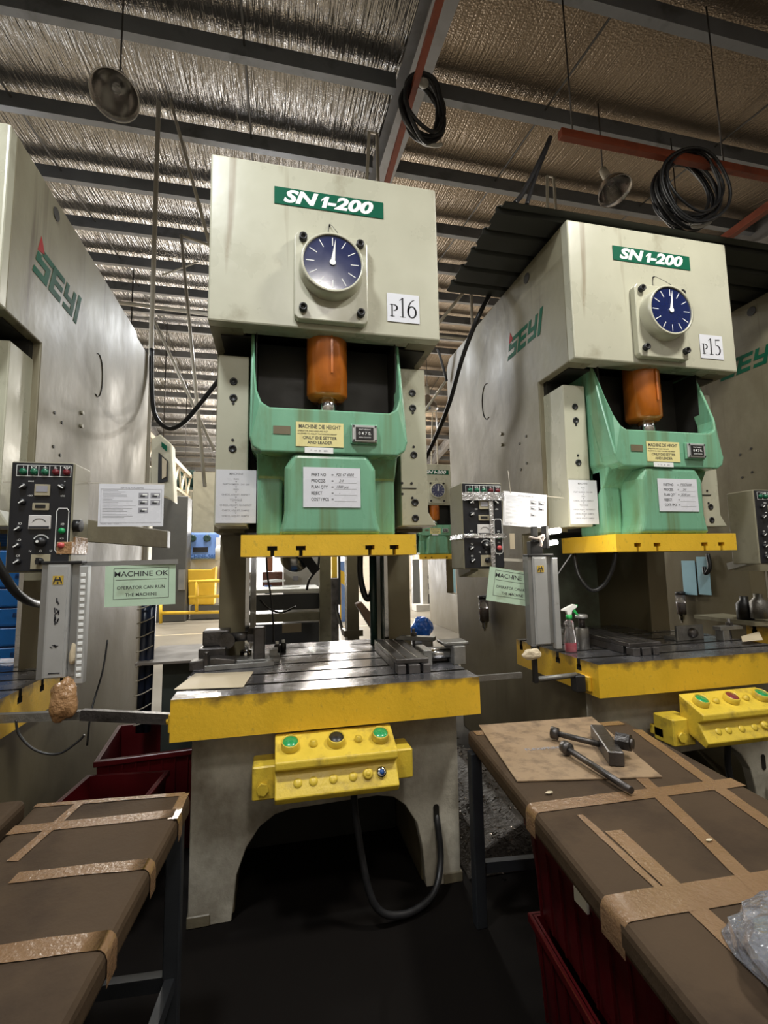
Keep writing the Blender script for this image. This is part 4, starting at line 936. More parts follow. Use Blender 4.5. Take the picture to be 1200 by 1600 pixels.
# ================================================================== THINGS ON THE BOLSTERS
ZB = 1.0262
def die_plate(label, O, rz, Lx=.175, Ly=.72):
    t = thing('die_parallel', label, 'die plate', (O[0], O[1], ZB), rz=rz)
    b = MB(); b.box(0, Lx, .06, Ly, .0, .045, 0, .003); b.box(0, Lx, 0, Ly, .045, .068, 0, .003); b.build('slotted_plate', DSTEEL, t)
    for x in (.002, .058, .062+.056, .172):
        q = MB(); q.box(x-.003, x+.003, .01, Ly-.01, .068, .0705); q.build('bright_edge', BSTEEL, t)
    for (x0, x1) in ((.0, .045), (.06, .12), (.135, .175)):
        q = MB(); q.box(x0, x1, -.035, .03, .0, .045, 0, .003); q.build('slotted_lug', DSTEEL, t)
    return t
die_plate('dark slotted die plate on the right side of the middle bolster', (.605, 2.44), -.03, .175, .66)
die_plate('dark slotted die plate lying along the left of the right bolster', (2.03, 2.47), -.02, .22, .62)
def clamp_set(label, O, rz=0, L_=.22):
    t = thing('strap_clamp', label, 'clamp', (O[0], O[1], ZB), rz=rz)
    b = MB(); b.box(-.03, .03, -.03, .03, 0, .07, 0, .003); b.build('step_block', GREYSTEEL, t)
    b = MB(); b.prism([(-.05, .07), (L_, .07), (L_, .085), (L_-.03, .095), (-.05, .095)], -.03, .03, 'y', 0, .003); b.build('strap', GREYSTEEL, t)
    b = MB(); b.cyl((L_*.45, 0, 0), (L_*.45, 0, .14), .010, n=10); b.cyl((L_*.45, 0, .096), (L_*.45, 0, .115), .022, n=6, smooth=False); b.build('stud_nut', DSTEEL, t); return t
clamp_set('strap clamp on the right rear of the middle bolster', (1.0-.06, 2.95), 2.6, .2)
t = thing('machine_vise', 'small steel vise blocks with a bright rod beside the slotted die plate', 'vise', (.79, 2.60, ZB), rz=-.05)
b = MB(); b.box(.0, .05, -.05, .14, 0, .085, 0, .004); b.build('fixed_jaw', GREYSTEEL, t)
b = MB(); b.box(.17, .24, -.06, .12, 0, .10, 0, .004); b.box(.12, .27, -.03, .10, .10, .118, 0, .004); b.build('moving_jaw', GREYSTEEL, t)
b = MB(); b.cyl((.04, .02, .05), (.18, .02, .05), .028, n=18); b.build('bright_rod', BSTEEL, t)
b = MB(); b.box(.03, .17, .05, .13, .0, .07, 0, .004); b.build('slide_block', DSTEEL, t)
# left pile on the middle bolster
t = thing('clamp_vise', 'dark bolted clamp blocks piled at the rear left of the middle bolster', 'clamp', (-.30, 2.96, ZB))
b = MB(); b.box(-.13, .02, -.05, .16, 0, .10, 0, .006); b.build('lower_block', DSTEEL, t)
b = MB(); b.box(-.12, .03, .02, .14, .10, .19, 0, .010, 2); b.cyl((.02, .02, .13), (.02, -.02, .13), .045, n=16); b.build('upper_block', DSTEEL, t)
b = MB(); b.cyl((.03, .05, .14), (.16, .03, .15), .028, n=14); b.cyl((.14, .03, .15), (.19, .02, .15), .045, n=6, smooth=False); b.box(.17, .235, -.03, .05, .0, .20, 0, .006); b.build('clamp_screw', DSTEEL, t)
b = MB(); b.prism([(-.16, 0), (-.16, .05), (-.02, .065), (.08, .05), (.08, 0)], -.16, -.06, 'y', 0, .006); b.build('wedge_block', DSTEEL, t)
t = thing('steel_tray', 'flat grey steel plate with a ring lying left of the T-slots', 'plate', (-.16, 3.0, ZB))
b = MB(); b.box(-.10, .18, -.09, .09, 0, .022, 0, .003); b.build('flat_plate', GREYSTEEL, t)
b = MB(); b.lathe([(.035, 0), (.035, .03), (.026, .03), (.026, 0)], (-.02, .07, .022), (0, 0, 1), 20); b.build('ring', BSTEEL, t)
b = MB(); b.box(.12, .17, -.02, .07, .022, .06, 0, .003); b.build('small_block', GREYSTEEL, t)
for i, (x, y) in enumerate(((.005, 3.20), (.045, 3.24))):
    t = thing('small_bottle', ('black thumb-size bottle with white cap behind the ring plate, nearer one', 'black thumb-size bottle with white cap behind the ring plate, further one')[i], 'bottle', (x, y, ZB))
    b = MB(); b.lathe([(.001, 0), (.020, 0), (.020, .045), (.010, .06)], (0, 0, 0), (0, 0, 1), 14); b.build('bottle_body', BLACK, t)
    b = MB(); b.lathe([(.011, .058), (.011, .075), (.001, .075)], (0, 0, 0), (0, 0, 1), 12); b.build('cap', WHITE, t)
t = thing('tap_clamp', 'low grey clamp bar with an upright screw at the left edge of the middle bolster', 'clamp', (-.37, 2.80, ZB), rz=.08)
b = MB(); b.box(-.01, .36, -.02, .035, 0, .028, 0, .003); b.build('bar', GREYSTEEL, t); b = MB(); b.cyl((.0, 0, .028), (.0, 0, .085), .019, n=6, smooth=False); b.cyl((0, 0, .08), (0, 0, .10), .012, n=12); b.build('upright_screw', DSTEEL, t)
# right bolster
t = thing('spray_bottle', 'clear spray bottle with red liquid and green trigger on the right bolster', 'bottle', (1.772, 2.665, ZB))
b = MB(); b.lathe([(.001, .002), (.034, .002), (.036, .01), (.035, .09), (.028, .13), (.026, .16), (.028, .18), (.014, .195), (.014, .205)], (0, 0, 0), (0, 0, 1), 24); b.build('bottle_body', GLASS, t)
b = MB(); b.lathe([(.001, .006), (.031, .006), (.033, .015), (.032, .055), (.001, .055)], (0, 0, 0), (0, 0, 1), 24); b.build('liquid', REDLIQ, t)
b = MB(); b.cyl((0, 0, .198), (0, 0, .226), .019, n=16); b.build('collar', GREENPL, t)
b = MB(); b.prism([(-.014, .226), (.014, .226), (.020, .25), (.052, .268), (.056, .282), (.03, .29), (-.045, .262), (-.05, .25), (-.02, .248)], -.010, .010, 'y', 0, .003); b.build('spray_head', WHITE, t)
b = MB(); b.prism([(.022, .256), (.04, .262), (.058, .232), (.066, .218), (.052, .222), (.034, .238)], -.007, .007, 'y', 0, .002); b.box(.048, .062, -.008, .008, .270, .286, 0, .002); b.build('trigger', GREENPL, t)
t = thing('screw_jack', 'steel screw jack with a round pad next to the spray bottle', 'jack', (1.925, 2.76, ZB))
b = MB(); b.lathe([(.001, 0), (.040, 0), (.040, .125), (.036, .13), (.022, .13)], (0, 0, 0), (0, 0, 1), 24); b.build('jack_body', GREYSTEEL, t)
b = MB(); b.cyl((0, 0, .13), (0, 0, .195), .021, n=16); b.build('screw', DSTEEL, t); b = MB(); b.lathe([(.001, .19), (.038, .19), (.040, .20), (.037, .212), (.001, .214)], (0, 0, 0), (0, 0, 1), 22); b.build('pad', ALU, t)
t = thing('angle_plate', 'upright steel angle plate with a round knob on the right bolster', 'plate', (2.77, 2.78, ZB))
b = MB(); b.box(-.10, .12, 0, .022, 0, .10, 0, .003); b.box(-.10, .12, .022, .12, 0, .02, 0, .003); b.build('plate', GREYSTEEL, t)
b = MB(); b.lathe([(.034, 0), (.034, .012), (.026, .03), (.001, .036)], (.02, 0, .05), (0, -1, 0), 18); b.build('knob', DSTEEL, t)
clamp_set('strap clamp at the right end of the right bolster', (2.98, 2.72), .1, .16)
clamp_set('strap clamp at the back left of the right bolster behind the screw jack', (1.93, 3.0), .7, .14)
t = thing('loose_nuts', 'small hexagon fittings lying at the back of the right bolster', 'fitting', (2.33, 3.2, ZB))
for (x, y) in ((0, 0), (.05, .03), (-.04, .04)):
    b = MB(); b.cyl((x, y, 0), (x, y, .03), .022, n=6, smooth=False); b.build('nut', DSTEEL, t)
b = MB(); b.tube([(-.2, .05, .02), (-.12, .02, .035), (-.05, .03, .02)], .008, 6); b.build('rod', DSTEEL, t)
b = MB(); P4 = [AZ(u, v, 1.05) for u, v in ((1158, 995), (1186, 987), (1192, 1000), (1160, 1003))]; b.add([p+Vector((0, 0, d)) for d in (0, .003) for p in P4], [[0, 1, 2, 3], [7, 6, 5, 4], [0, 4, 5, 1], [1, 5, 6, 2], [2, 6, 7, 3], [3, 7, 4, 0]]); tag(b.build('rag_paper', CARD_P), 'pale scrap of paper among the clamps of the right bolster', 'paper')

# oil cups on press sides
def oilcup(x, y, z, label):
    t = thing('oil_cup', label, 'oil cup', (x, y, z))
    b = MB(); b.cyl((-.05, 0, .27), (-.05, 0, .295), .045, n=20); b.box(-.03, 0, -.02, .02, .26, .30); b.build('cup_cap', BLACK, t)
    b = MB(); b.cyl((-.05, 0, .08), (-.05, 0, .27), .042, n=20); b.build('cup_glass', GLASS, t)
    b = MB(); b.cyl((-.05, 0, .082), (-.05, 0, .19), .037, n=18); b.build('oil', OILLIQ, t)
    b = MB(); b.lathe([(.04, .08), (.025, .06), (.025, .03), (.012, .02), (.012, 0)], (-.05, 0, 0), (0, 0, 1), 14); b.build('drain_fitting', CHROME, t)
oilcup(1.783, 3.83, 1.0, 'glass oil cup half full on the left side of the right press')
oilcup(3.915, 3.95, .96, 'glass oil cup seen through the throat of the right press')
for i, (u0, u1) in enumerate(((1065, 1090), (1088, 1112))):
    a = AX(u0, 870+6*(1-i), 3.90); b_ = AX(u1, 930, 3.90)
    q = MB(); q.box(3.895, 3.90, min(a.y, b_.y), max(a.y, b_.y), b_.z, a.z); tag(q.build('hanging_sheet', BLUESHEET), ('pale blue sheet behind a hook through the right press throat', 'pale blue sheet hanging right of the hook in the right press throat')[i], 'sheet')
b = MB(); b.tube([(3.88, 3.62, 1.62), (3.87, 3.60, 1.50), (3.86, 3.64, 1.44), (3.87, 3.66, 1.50)], .018, 8); tag(b.build('lifting_hook', BLACK), 'black hook hanging among the blue sheets in the right throat', 'hook')
for i, (u, v) in enumerate(((1165, 965), (1187, 962))):
    p = AX(u, v, 3.7); t = thing('oil_bottle', ('dark squat bottle at the right edge behind the right bolster', 'clear strapped bottle at the right edge behind the right bolster')[i], 'bottle', (p.x, p.y, p.z-.02))
    b = MB(); b.lathe([(.001, 0), (.06, 0), (.06, .13), (.03, .16), (.03, .19), (.001, .19)], (0, 0, 0), (0, 0, 1), 18); b.build('bottle_body', (BLACK, GREYSTEEL)[i], t)
b = MB(); b.box(3.6, 3.92, 3.0, 3.55, AX(1175, 965, 3.7).z-.05, AX(1175, 965, 3.7).z-.02); tag(b.build('wall_shelf', OLIVEBOX), 'shelf on the soiled press side under the squat bottles', 'shelf')

# ================================================================== CABLES AND HOSES
def cable(label, pts, r, mats=RUBBER, name='cable', n=8):
    b = MB(); b.tube(pts, r, n); return tag(b.build(name, mats), label, 'cable')
cable('thick black cable looping in the gap left of the middle press', [AY(237, 545, 5.0), AY(237, 600, 5.0), AY(242, 648, 4.9), AY(262, 669, 4.8), AY(285, 662, 4.7), AY(312, 632, 4.6), AY(345, 590, 4.5)], .022)
cable('black cable hanging from the canopy edge to behind the middle press', [AY(765, 460, 3.45), AY(745, 500, 3.5), AY(722, 560, 3.7), AY(702, 630, 3.9), AY(682, 680, 4.2), AY(664, 718, 4.4)], .020)
cable('thin black cable under the canopy right of the middle press head', [AY(684, 545, 4.6), AY(690, 565, 4.6), AY(698, 595, 4.6)], .014)
cable('black hose drooping under the middle slide plate at right', [AY(563, 860, 3.4), AY(563, 900, 3.4), AY(570, 930, 3.4), AY(577, 935, 3.4), AY(583, 920, 3.4)], .022)
cable('black hose looping under the left of the right slide plate', [AY(897, 865, 2.95), AY(905, 900, 2.9), AY(925, 922, 2.85), AY(945, 912, 2.8), AY(958, 885, 2.75), AY(962, 862, 2.7)], .014)
cable('thick black cable crossing the blue cartons at the left edge', [AY(-10, 870, 2.2), AY(10, 905, 2.25), AY(30, 930, 2.35), AY(52, 942, 2.5), AY(75, 945, 2.8)], .018)
cable('grey wire drooping below the bar under the left light curtain', [AY(25, 1125, 2.33), AY(30, 1148, 2.33), AY(55, 1172, 2.33), AY(90, 1178, 2.33), AY(120, 1160, 2.33), AY(132, 1148, 2.33)], .005)
cable('thin dark wire running down beside the left light curtain', [AX(168, 1000, -1.15), AX(160, 1050, -1.15), AX(143, 1110, -1.15), AX(136, 1165, -1.15)], .006)
cable('thin black wire beside the lit lamp at the right slide plate', [AY(893, 866, 2.6), AY(880, 885, 2.6), AY(867, 905, 2.6)], .005)
# coils
def coil(label, c, ax, rx, rz, n, r, seed, spread=.05):
    random.seed(seed); t = thing('cable_coil', label, 'cable', c); a = Vector(ax).normalized(); z = Vector((0, 0, 1)); side_ = a.cross(z).normalized()
    for k in range(n):
        ph = random.uniform(0, 6); e = random.uniform(-spread, spread); sx = rx*random.uniform(.78, 1.08); sz = rz*random.uniform(.88, 1.05); P = []
        for i in range(12):
            th = 2*PI*i/12; P.append(side_*(math.cos(th)*sx+.02*math.sin(ph+3*th))+z*(math.sin(th)*sz+(rz-sz))+a*(e+.03*math.sin(th+ph)))
        b = MB(); b.tube(P, r*random.uniform(.7, 1.15), 6, res=3, closed=True); b.build('cable_turn', RUBBER, t)
    b = MB(); b.tube([z*(rz*1.0)+side_*.03, z*(rz*.88), z*(rz*1.22)-side_*.02], r*2.2, 7); b.tube([z*(-rz*.9)+a*.02, z*(-rz*1.08), z*(-rz*1.02)+side_*.1, z*(-rz*.9)+side_*.17], r*.9, 6); b.build('binding', mat('pale twine', (.45, .43, .38), .6) if 'pale twine' not in bpy.data.materials else bpy.data.materials['pale twine'], t)
    return t
coil('coil of black cable hung under the red pipe above the middle press', tuple(AY(662, 172, 3.5)), (-.2, 1, .0), .20, .29, 8, .018, 2, .04)
coil('large loose coil of black cable hung from the red beam at top right', tuple(AY(1078, 298, 3.10)), (.1, 1, 0), .30, .31, 12, .015, 4, .09)
t = thing('cable_drop', 'two black cables dropping from the red beam end to the canopy', 'cable', tuple(AY(860, 215, 3.05))); o = t.location
b = MB(); b.tube([p-o for p in (AY(860, 215, 3.05), AY(845, 248, 3.0), AY(818, 300, 2.9), AY(804, 318, 2.8))], .018, 8); b.build('cable_strand', RUBBER, t)
b = MB(); b.tube([p-o for p in (AY(860, 217, 3.06), AY(842, 262, 3.0), AY(832, 290, 2.95), AY(823, 320, 2.85))], .016, 8); b.build('cable_strand', RUBBER, t)

# ================================================================== OVERHEAD
b = MB(); b.bar((1.10, -1.0, 5.52), (1.10, 9.0, 5.58), .05, .05); tag(b.build('red_pipe', REDOX), 'red oxide pipe running away overhead beside the grey rafter', 'pipe')
t = thing('red_strut', 'red oxide steel beam hung level on rods at top right', 'beam', (2.2, 3.06, 5.0))
b = MB(); b.box(0, 2.6, -.03, .03, -.035, .035, 0, .004); b.build('strut_beam', REDOX, t)
for x, z1 in ((.12, 1.62), (1.62, 1.62)):
    b = MB(); b.cyl((x, 0, .03), (x-.02, .0, z1-.02), .007, n=6); b.build('hanger_rod', DSTEEL, t)
t = thing('red_strut', 'red oxide steel beam running away at the right edge of the picture', 'beam', (4.66, 3.15, 4.98))
b = MB(); b.box(-.035, .035, 0, 3.4, -.04, .04, 0, .004); b.build('strut_beam', REDOX, t)
b = MB(); b.cyl((0, 1.2, .03), (0, 1.2, 1.7), .007, n=6); b.build('hanger_rod', DSTEEL, t)
def bay_lamp(c, tilt, label, s=1.):
    t = thing('bay_lamp', label, 'lamp', c); d = Vector(tilt).normalized()
    b = MB(); pr = [(.055, -.24), (.075, -.20), (.13, -.13), (.19, -.05), (.235, .04), (.25, .12), (.262, .125), (.262, .118), (.245, .11), (.228, .03), (.18, -.06), (.12, -.14), (.06, -.20), (.001, -.21)]
    b.lathe([(r*s, h*s) for r, h in pr], (0, 0, 0), d, 36); b.build('reflector', mat('spun aluminium', (.50, .47, .45), .22, .95, .1, 4) if 'spun aluminium' not in bpy.data.materials else bpy.data.materials['spun aluminium'], t)
    b = MB(); b.lathe([(.001, -.46*s), (.06*s, -.46*s), (.065*s, -.26*s), (.05*s, -.22*s)], (0, 0, 0), d, 16); b.build('ballast_housing', CONDUIT, t)
    b = MB(); b.lathe([(.001, -.2*s), (.03*s, -.19*s), (.05*s, -.10*s), (.045*s, -.03*s), (.001, 0)], (0, 0, 0), d, 16); b.build('bulb', GLASS, t)
    b = MB(); zc = roofz(c[1])-.1-c[2]; p = -d*.46*s; b.cyl(p, (p.x, p.y, zc), .008, n=6); b.build('hanger_rod', DSTEEL, t); return t
bay_lamp(tuple(AY(181, 143, 3.75)), (.06, -.42, -.9), 'unlit metal bay lamp hanging at top left', .68)
bay_lamp(tuple(AY(957, 292, 4.0)), (.06, -.34, -.92), 'unlit metal bay lamp hanging below the red beam at top right', .66)
bay_lamp(tuple(AY(668, 632, 10.9)), (.0, 0, -1), 'small far bay lamp in the gap beside the middle press', 1.0)
# canopy sheet with its corrugations running back
b = MB(); V = []; n = 60; y0, y1 = 2.46, 3.46
for k in range(n+1):
    y = y0+(y1-y0)*k/n; c = (y-y0)/.2 % 1; z = 3.795+(.026 if .30 < c < .42 else 0)
    V += [(1.36-.02*(c > .36), y, z), (5.5, y, z), (5.5, y, z+.003), (1.36-.02*(c > .36), y, z+.003)]
Fs = []
for k in range(n):
    for j in range(4): a = k*4+j; c = k*4+(j+1) % 4; Fs.append([a, c, c+4, a+4])
b.add(V, Fs, 0, False)
cn = tag(b.build('canopy_sheet', CANOPY), 'dark corrugated sheet laid over the tops of the right presses', 'sheet')
# pale conduits hanging in the gaps
def conduit(label, a, b_, r=.014):
    m_ = MB(); m_.cyl(a, b_, r, n=8); return tag(m_.build('conduit', CONDUIT), label, 'conduit')
conduit('tall pale upright conduit at the back corner of the left press', (-1.275, 5.12, 0), AY(248, 160, 5.12), .024)
conduit('pale slanting conduit from the ceiling to behind the middle press head', AY(267, 159, 5.38), AY(338, 420, 4.8), .018)
conduit('long thin pale conduit dropping behind the gap, right of the upright one', AY(283, 368, 6.5), AY(320, 760, 5.4), .020)
conduit('short pale conduit running right from the long thin conduit top', AY(283, 368, 6.5), AY(330, 384, 6.5), .018)
conduit('pale diagonal conduit crossing the left gap', AY(237, 492, 6.5), AY(335, 705, 6.6), .020)
conduit('level pale pipe across the left gap below the roof', AY(150, 468, 8.5), AY(335, 492, 8.5), .035)
conduit('thin pale diagonal high in the left gap', AY(253, 430, 8.5), AY(310, 409, 8.5), .014)
conduit('pale slanting conduit below the canopy edge beside the paper P16', AY(728, 452, 5.5), AY(680, 512, 5.5), .020)
conduit('pale upright conduit below the canopy edge', AY(736, 452, 5.5), (AY(737, 500, 5.5).x, 5.5, 0), .020)
conduit('level pale conduit right of the middle press head', AY(680, 525, 6), AY(735, 531, 6), .020)
conduit('pale slanting conduit near the small far lamp', AY(699, 592, 6.2), AY(658, 650, 6.2), .018)
# lattice girder deep in the left bay
t = thing('lattice_girder', 'cream lattice girder running back through the left gap', 'girder', (-2.9, 9.0, 4.6))
b = MB(); b.bar((0, 0, 0), (0, 8, 0), .12, .12); b.bar((0, 0, -.75), (0, 8, -.75), .08, .08); b.build('chord', mat('cream girder paint', (.55, .47, .33), .5), t)
for k in (1, 4, 7): b = MB(); b.cyl((0, k, 0), (0, k, roofz(9+k)-4.6), .015, n=6); b.build('hanger_rod', DSTEEL, t)
for k in range(8): b = MB(); b.bar((0, k, 0), (0, k+.5, -.75), .05, .05); b.bar((0, k+.5, -.75), (0, k+1, 0), .05, .05); b.build('web_brace', bpy.data.materials['cream girder paint'], t)

# ================================================================== LEFT GAP
# duct arm with clip
b = MB(); b.prism([(-1.27, 1.90), (-1.27, 1.76), (-.62, 1.70), (-.62, 1.80)], 2.95, 3.03, 'y', 0, .004); tag(b.build('cable_duct', OLIVE), 'grey cable duct arm behind the left printed sheet', 'duct')
# banded hose bundle
t = thing('hose_bundle', 'navy hose bundle bound with pale ties beside the left press base', 'hose', (AY(222, 1030, 3.4).x, 3.4, 0)); 
for k in range(2): b = MB(); b.cyl((.04*k, 0, .55), (.04*k+.012, 0, 1.42), .024, n=12); b.build('hose', NAVYSTRAP, t)
for k in range(9): b = MB(); b.tube([(-.03, -.028, .60+.09*k), (.02, -.04, .615+.09*k), (.07, -.028, .64+.09*k)], .004, 5); b.build('cable_tie', CONDUIT, t)
b = MB(); b.box(-.72, -.50, 3.4, 3.8, 0, .98, 0, .006); tag(b.build('floor_cabinet', mat('dark green grey enamel', (.045, .055, .05), .4, 0, .2)), 'low dark green-grey cabinet behind the flat bar at left', 'cabinet')
b = MB(); b.box(-.86, -.42, 3.3, 3.95, .98, .995); tag(b.build('cardboard_sheet', mat('grubby grey card', (.16, .14, .12), .6)), 'grubby grey card lying on the low cabinet at left', 'cardboard')
t = thing('wall_outlet', 'two small dark sockets on the left press side below the green sign', 'socket', (-1.262, 3.5, 1.3))
for dz in (.0, .2): b = MB(); b.box(0, .03, -.10, .04, dz-.12, dz+.06, 0, .004); b.build('socket_box', BLACK, t)
# blue cartons seen through the left press throat
for k in range(6):
    t = thing('blue_carton', ['bottom blue carton of the stack at the left edge', 'second blue carton from the bottom at the left edge', 'third blue carton from the bottom at the left edge', 'fourth blue carton from the bottom at the left edge', 'fifth blue carton from the bottom at the left edge', 'topmost blue carton of the stack at the left edge'][k], 'carton', (-2.05, 5.15, .70+.18*k), 'stacked blue cartons')
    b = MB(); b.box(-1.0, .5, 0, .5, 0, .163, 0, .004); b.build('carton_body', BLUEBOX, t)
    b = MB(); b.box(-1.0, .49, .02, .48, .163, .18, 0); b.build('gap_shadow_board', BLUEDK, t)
    l = MB(); l.M = frame((-.36+.08*(k % 2), -.001, .10), *FRONT); text(l, 'ENTRYPO' if k % 3 != 1 else 'ENTRYPO...', .052, T((0, 0, 0)), .001, .1, 'LEFT', xs=1.2); text(l, 'RETURNABLE', .026, T((.12, -.045, 0)), 0, .1, 'LEFT'); l.rect(-.5, .5, -.085, -.082); l.build('lettering', BLUEDK, t)
b = MB(); b.box(-3.1, -1.5, 5.12, 5.68, 0, .698); tag(b.build('pallet_stand', OLIVE), 'dark stand under the stack of blue cartons', 'stand')
# background: gauge machine, yellow bin, railing
YB = 15.5
def bx(u0, v0, u1, v1, y, dep): a = AY(u0, v1, y); c = AY(u1, v0, y); return (a.x, c.x, y, y+dep, a.z, c.z)
t = thing('gauge_machine', 'far blue gauge panel on a cream machine seen in the left gap', 'machine', (AY(320, 900, YB).x, YB, 0)); o = t.location
def loc_(bb): return (bb[0]-o.x, bb[1]-o.x, bb[2]-o.y, bb[3]-o.y, bb[4]-o.z, bb[5]-o.z)
b = MB(); bb = list(loc_(bx(292, 872, 352, 948, YB+.3, 1.2))); bb[4] = 0; b.box(*bb, 0, .03); b.build('machine_body', mat('far cream enamel', (.62, .60, .52), .5), t)
b = MB(); b.box(*loc_(bx(293, 832, 343, 874, YB, .9)), 0, .06, 2); b.build('gauge_panel', BLUEM, t)
for u in (301, 324):
    p = AY(u, 841, YB)-o; b = MB(); b.lathe([(.11, 0), (.11, .06), (.08, .07), (.001, .05)], p, (0, -1, 0), 18); b.build('gauge', MOTOR, t)
b = MB(); b.box(*loc_(bx(301, 855, 325, 863, YB-.02, .05))); b.build('display', BLACK, t)
l = MB(); p = AY(313, 870, YB-.03)-o; l.M = frame(p, *FRONT); text(l, 'MACHINE-5050', .16, T((0, 0, 0)), .004); l.build('lettering', BLUEDK, t)
o2, Mx = sheet('number_sheet', 'far white number card reading 5 beside the blue gauge panel', 'paper', AY(337, 862, YB-.02), *FRONT, .40, .44, PAPER); l = MB(); l.M = Mx; text(l, '5', .34, T((.22, .2, 0)), .01); child(o2, l, 'lettering', GINK)
b = MB(); b.prism([(AY(295, 945, 14.9).x, AY(295, 945, 14.9).z), (AY(334, 945, 14.9).x, AY(334, 945, 14.9).z), (AY(337, 885, 14.9).x, AY(337, 885, 14.9).z), (AY(330, 890, 14.9).x, AY(330, 890, 14.9).z), (AY(293, 890, 14.9).x, AY(293, 890, 14.9).z)], 14.9, 15.4, 'y', 0, .02); tag(b.build('yellow_bin', YELLOW_F), 'far yellow bin below the blue gauge panel', 'bin')
t = thing('guard_railing', 'far yellow guard railing across the left gap', 'railing', (AY(300, 950, 14.2).x, 14.2, 0)); o = t.location
for v in (908, 932, 957):
    a, c = AY(250 if v == 957 else 295, v+1, 14.2)-o, AY(360, v-1, 14.2)-o; b = MB(); b.cyl(a, c, .045, n=8); b.build('rail', YELLOW_F, t)
for u, va, vb in ((251, 945, 974), (307, 908, 956)):
    b = MB(); b.cyl(AY(u, va, 14.2)-o, AY(u, vb, 14.2)-o, .045, n=8); b.build('post', YELLOW_F, t)
b = MB(); b.box(*bx(297, 945, 352, 968, 14.85, .6)); tag(b.build('dark_plinth', GREYDOOR), 'dark plinth below the far yellow railing', 'plinth')
b = MB(); b.box(*bx(343, 884, 356, 906, YB+.23, .04)); tag(b.build('red_notice', BRAND_RED), 'far red notice board edged white beside the middle press column', 'sign')
# far press head with window at left, dark cabinet door, motor
fmc = t = thing('far_machine', 'far cream machine head with a dark window at the left gap', 'machine', (-1.9, 8.2, 0)); o = t.location
b = MB(); pts = [(236, 686), (250, 678), (268, 694), (272, 785), (262, 778), (236, 768)]
b.prism([(AY(u, v, 8.2).x-o.x, AY(u, v, 8.2).z) for u, v in pts], 0, .30, 'y', 0, .02); b.box(AY(215, 900, 8.3).x-o.x, AY(232, 900, 8.3).x-o.x, .05, .25, 0, 3.2); b.build('machine_head', mat('far warm cream', (.56, .52, .38), .5), t)
b = MB(); b.prism([(AY(u, v, 8.19).x-o.x, AY(u, v, 8.19).z) for u, v in ((248, 707), (262, 720), (262, 752), (247, 756))], -.03, 0, 'y'); b.build('machine_window', BLACK, t)
b = MB(); b.prism([(AY(u, v, 8.15).x-o.x, AY(u, v, 8.15).z) for u, v in ((253, 714), (260, 720), (259, 745), (253, 748))], -.05, -.02, 'y'); b.build('window_paper', CARD_P, t)
b = MB(); b.prism([(AY(u, v, 8.15).x-o.x, AY(u, v, 8.15).z) for u, v in ((252, 690), (260, 696), (260, 705), (252, 698))], -.04, 0, 'y'); b.build('brand_plate', BRAND_GREEN, t)
b = MB(); a = bx(226, 775, 294, 945, 14.6, .7); b.box(*a[:4], 0, a[5], 0, .02); oc = tag(b.build('open_cabinet', GREYDOOR), 'tall dark grey open cabinet behind the MACHINE OK sign', 'cabinet')
b = MB(); b.box(*bx(278, 890, 289, 922, 14.5, .12)); child(oc, b, 'switch_box', ALU_SIDE)
b = MB(); a = bx(300, 738, 338, 832, 17.2, 1.2); b.box(*a[:4], 0, a[5]); tag(b.build('column_panel', mat('far olive cream', (.20, .185, .13), .5, 0, .1)), 'far olive-cream machine panel left of the middle press', 'panel')
b = MB(); a = bx(256, 768, 301, 790, 17.3, 1.0); b.box(*a[:4], 0, a[5]); tag(b.build('column_panel', bpy.data.materials['far olive cream']), 'far olive-cream machine beam under the dark green motor', 'panel')
b = MB(); p = AY(283, 749, 17.7); b.cyl((p.x-.42, 17.75, p.z), (p.x+.42, 17.75, p.z), .30, n=18); b.box(p.x-.48, p.x+.44, 17.65, 17.9, p.z-.36, p.z+.34, 0, .01); tag(b.build('electric_motor', MOTOR), 'far dark green electric motor above the beige panel', 'motor')
t = thing('far_bottle', 'far white plastic tank behind the middle press left column', 'tank', (AY(348, 852, 14.9).x, 14.9, AY(348, 862, 14.9).z-.25)); b = MB(); b.lathe([(.001, 0), (.2, 0), (.21, .35), (.14, .45), (.001, .46)], (0, 0, 0), (0, 0, 1), 20); b.build('tank_body', WHITE, t)

# ================================================================== SEEN THROUGH THE MIDDLE THROAT
YM = 5.2
t = thing('rear_bench', 'olive steel bench with white top seen through the middle press', 'bench', (.1, YM, 0)); o = t.location
def lb(b_): return (b_[0]-o.x, b_[1]-o.x, b_[2]-o.y, b_[3]-o.y, b_[4], b_[5])
b = MB(); b.box(*lb(bx(396, 919, 503, 928, YM, .9)), 0, .004); b.build('white_top', WHITE, t)
b = MB(); b.box(*lb(bx(396, 927, 500, 955, YM+.02, .06)), 0, .004); b.build('dark_skirt', SKIRT, t)
b = MB(); b.box(*lb(bx(390, 956, 500, 974, YM-.05, .12)), 0, .004); b.build('cross_beam', OLIVEBOX, t)
a = bx(500, 862, 517, 1010, YM-.1, .14); b = MB(); b.box(*lb((a[0], a[1], a[2], a[3], 0, a[5])), 0, .004); b.build('post', OLIVEBOX, t)
b = MB(); b.box(*lb(bx(396, 972, 500, 1010, YM+.5, .1))); b.build('lower_panel', SKIRT, t)
b = MB(); b.box(*bx(441, 974, 471, 989, YM+.05, .02)); tag(b.build('carton_piece', CARD_P), 'pale carton piece leaning under the rear bench', 'carton')
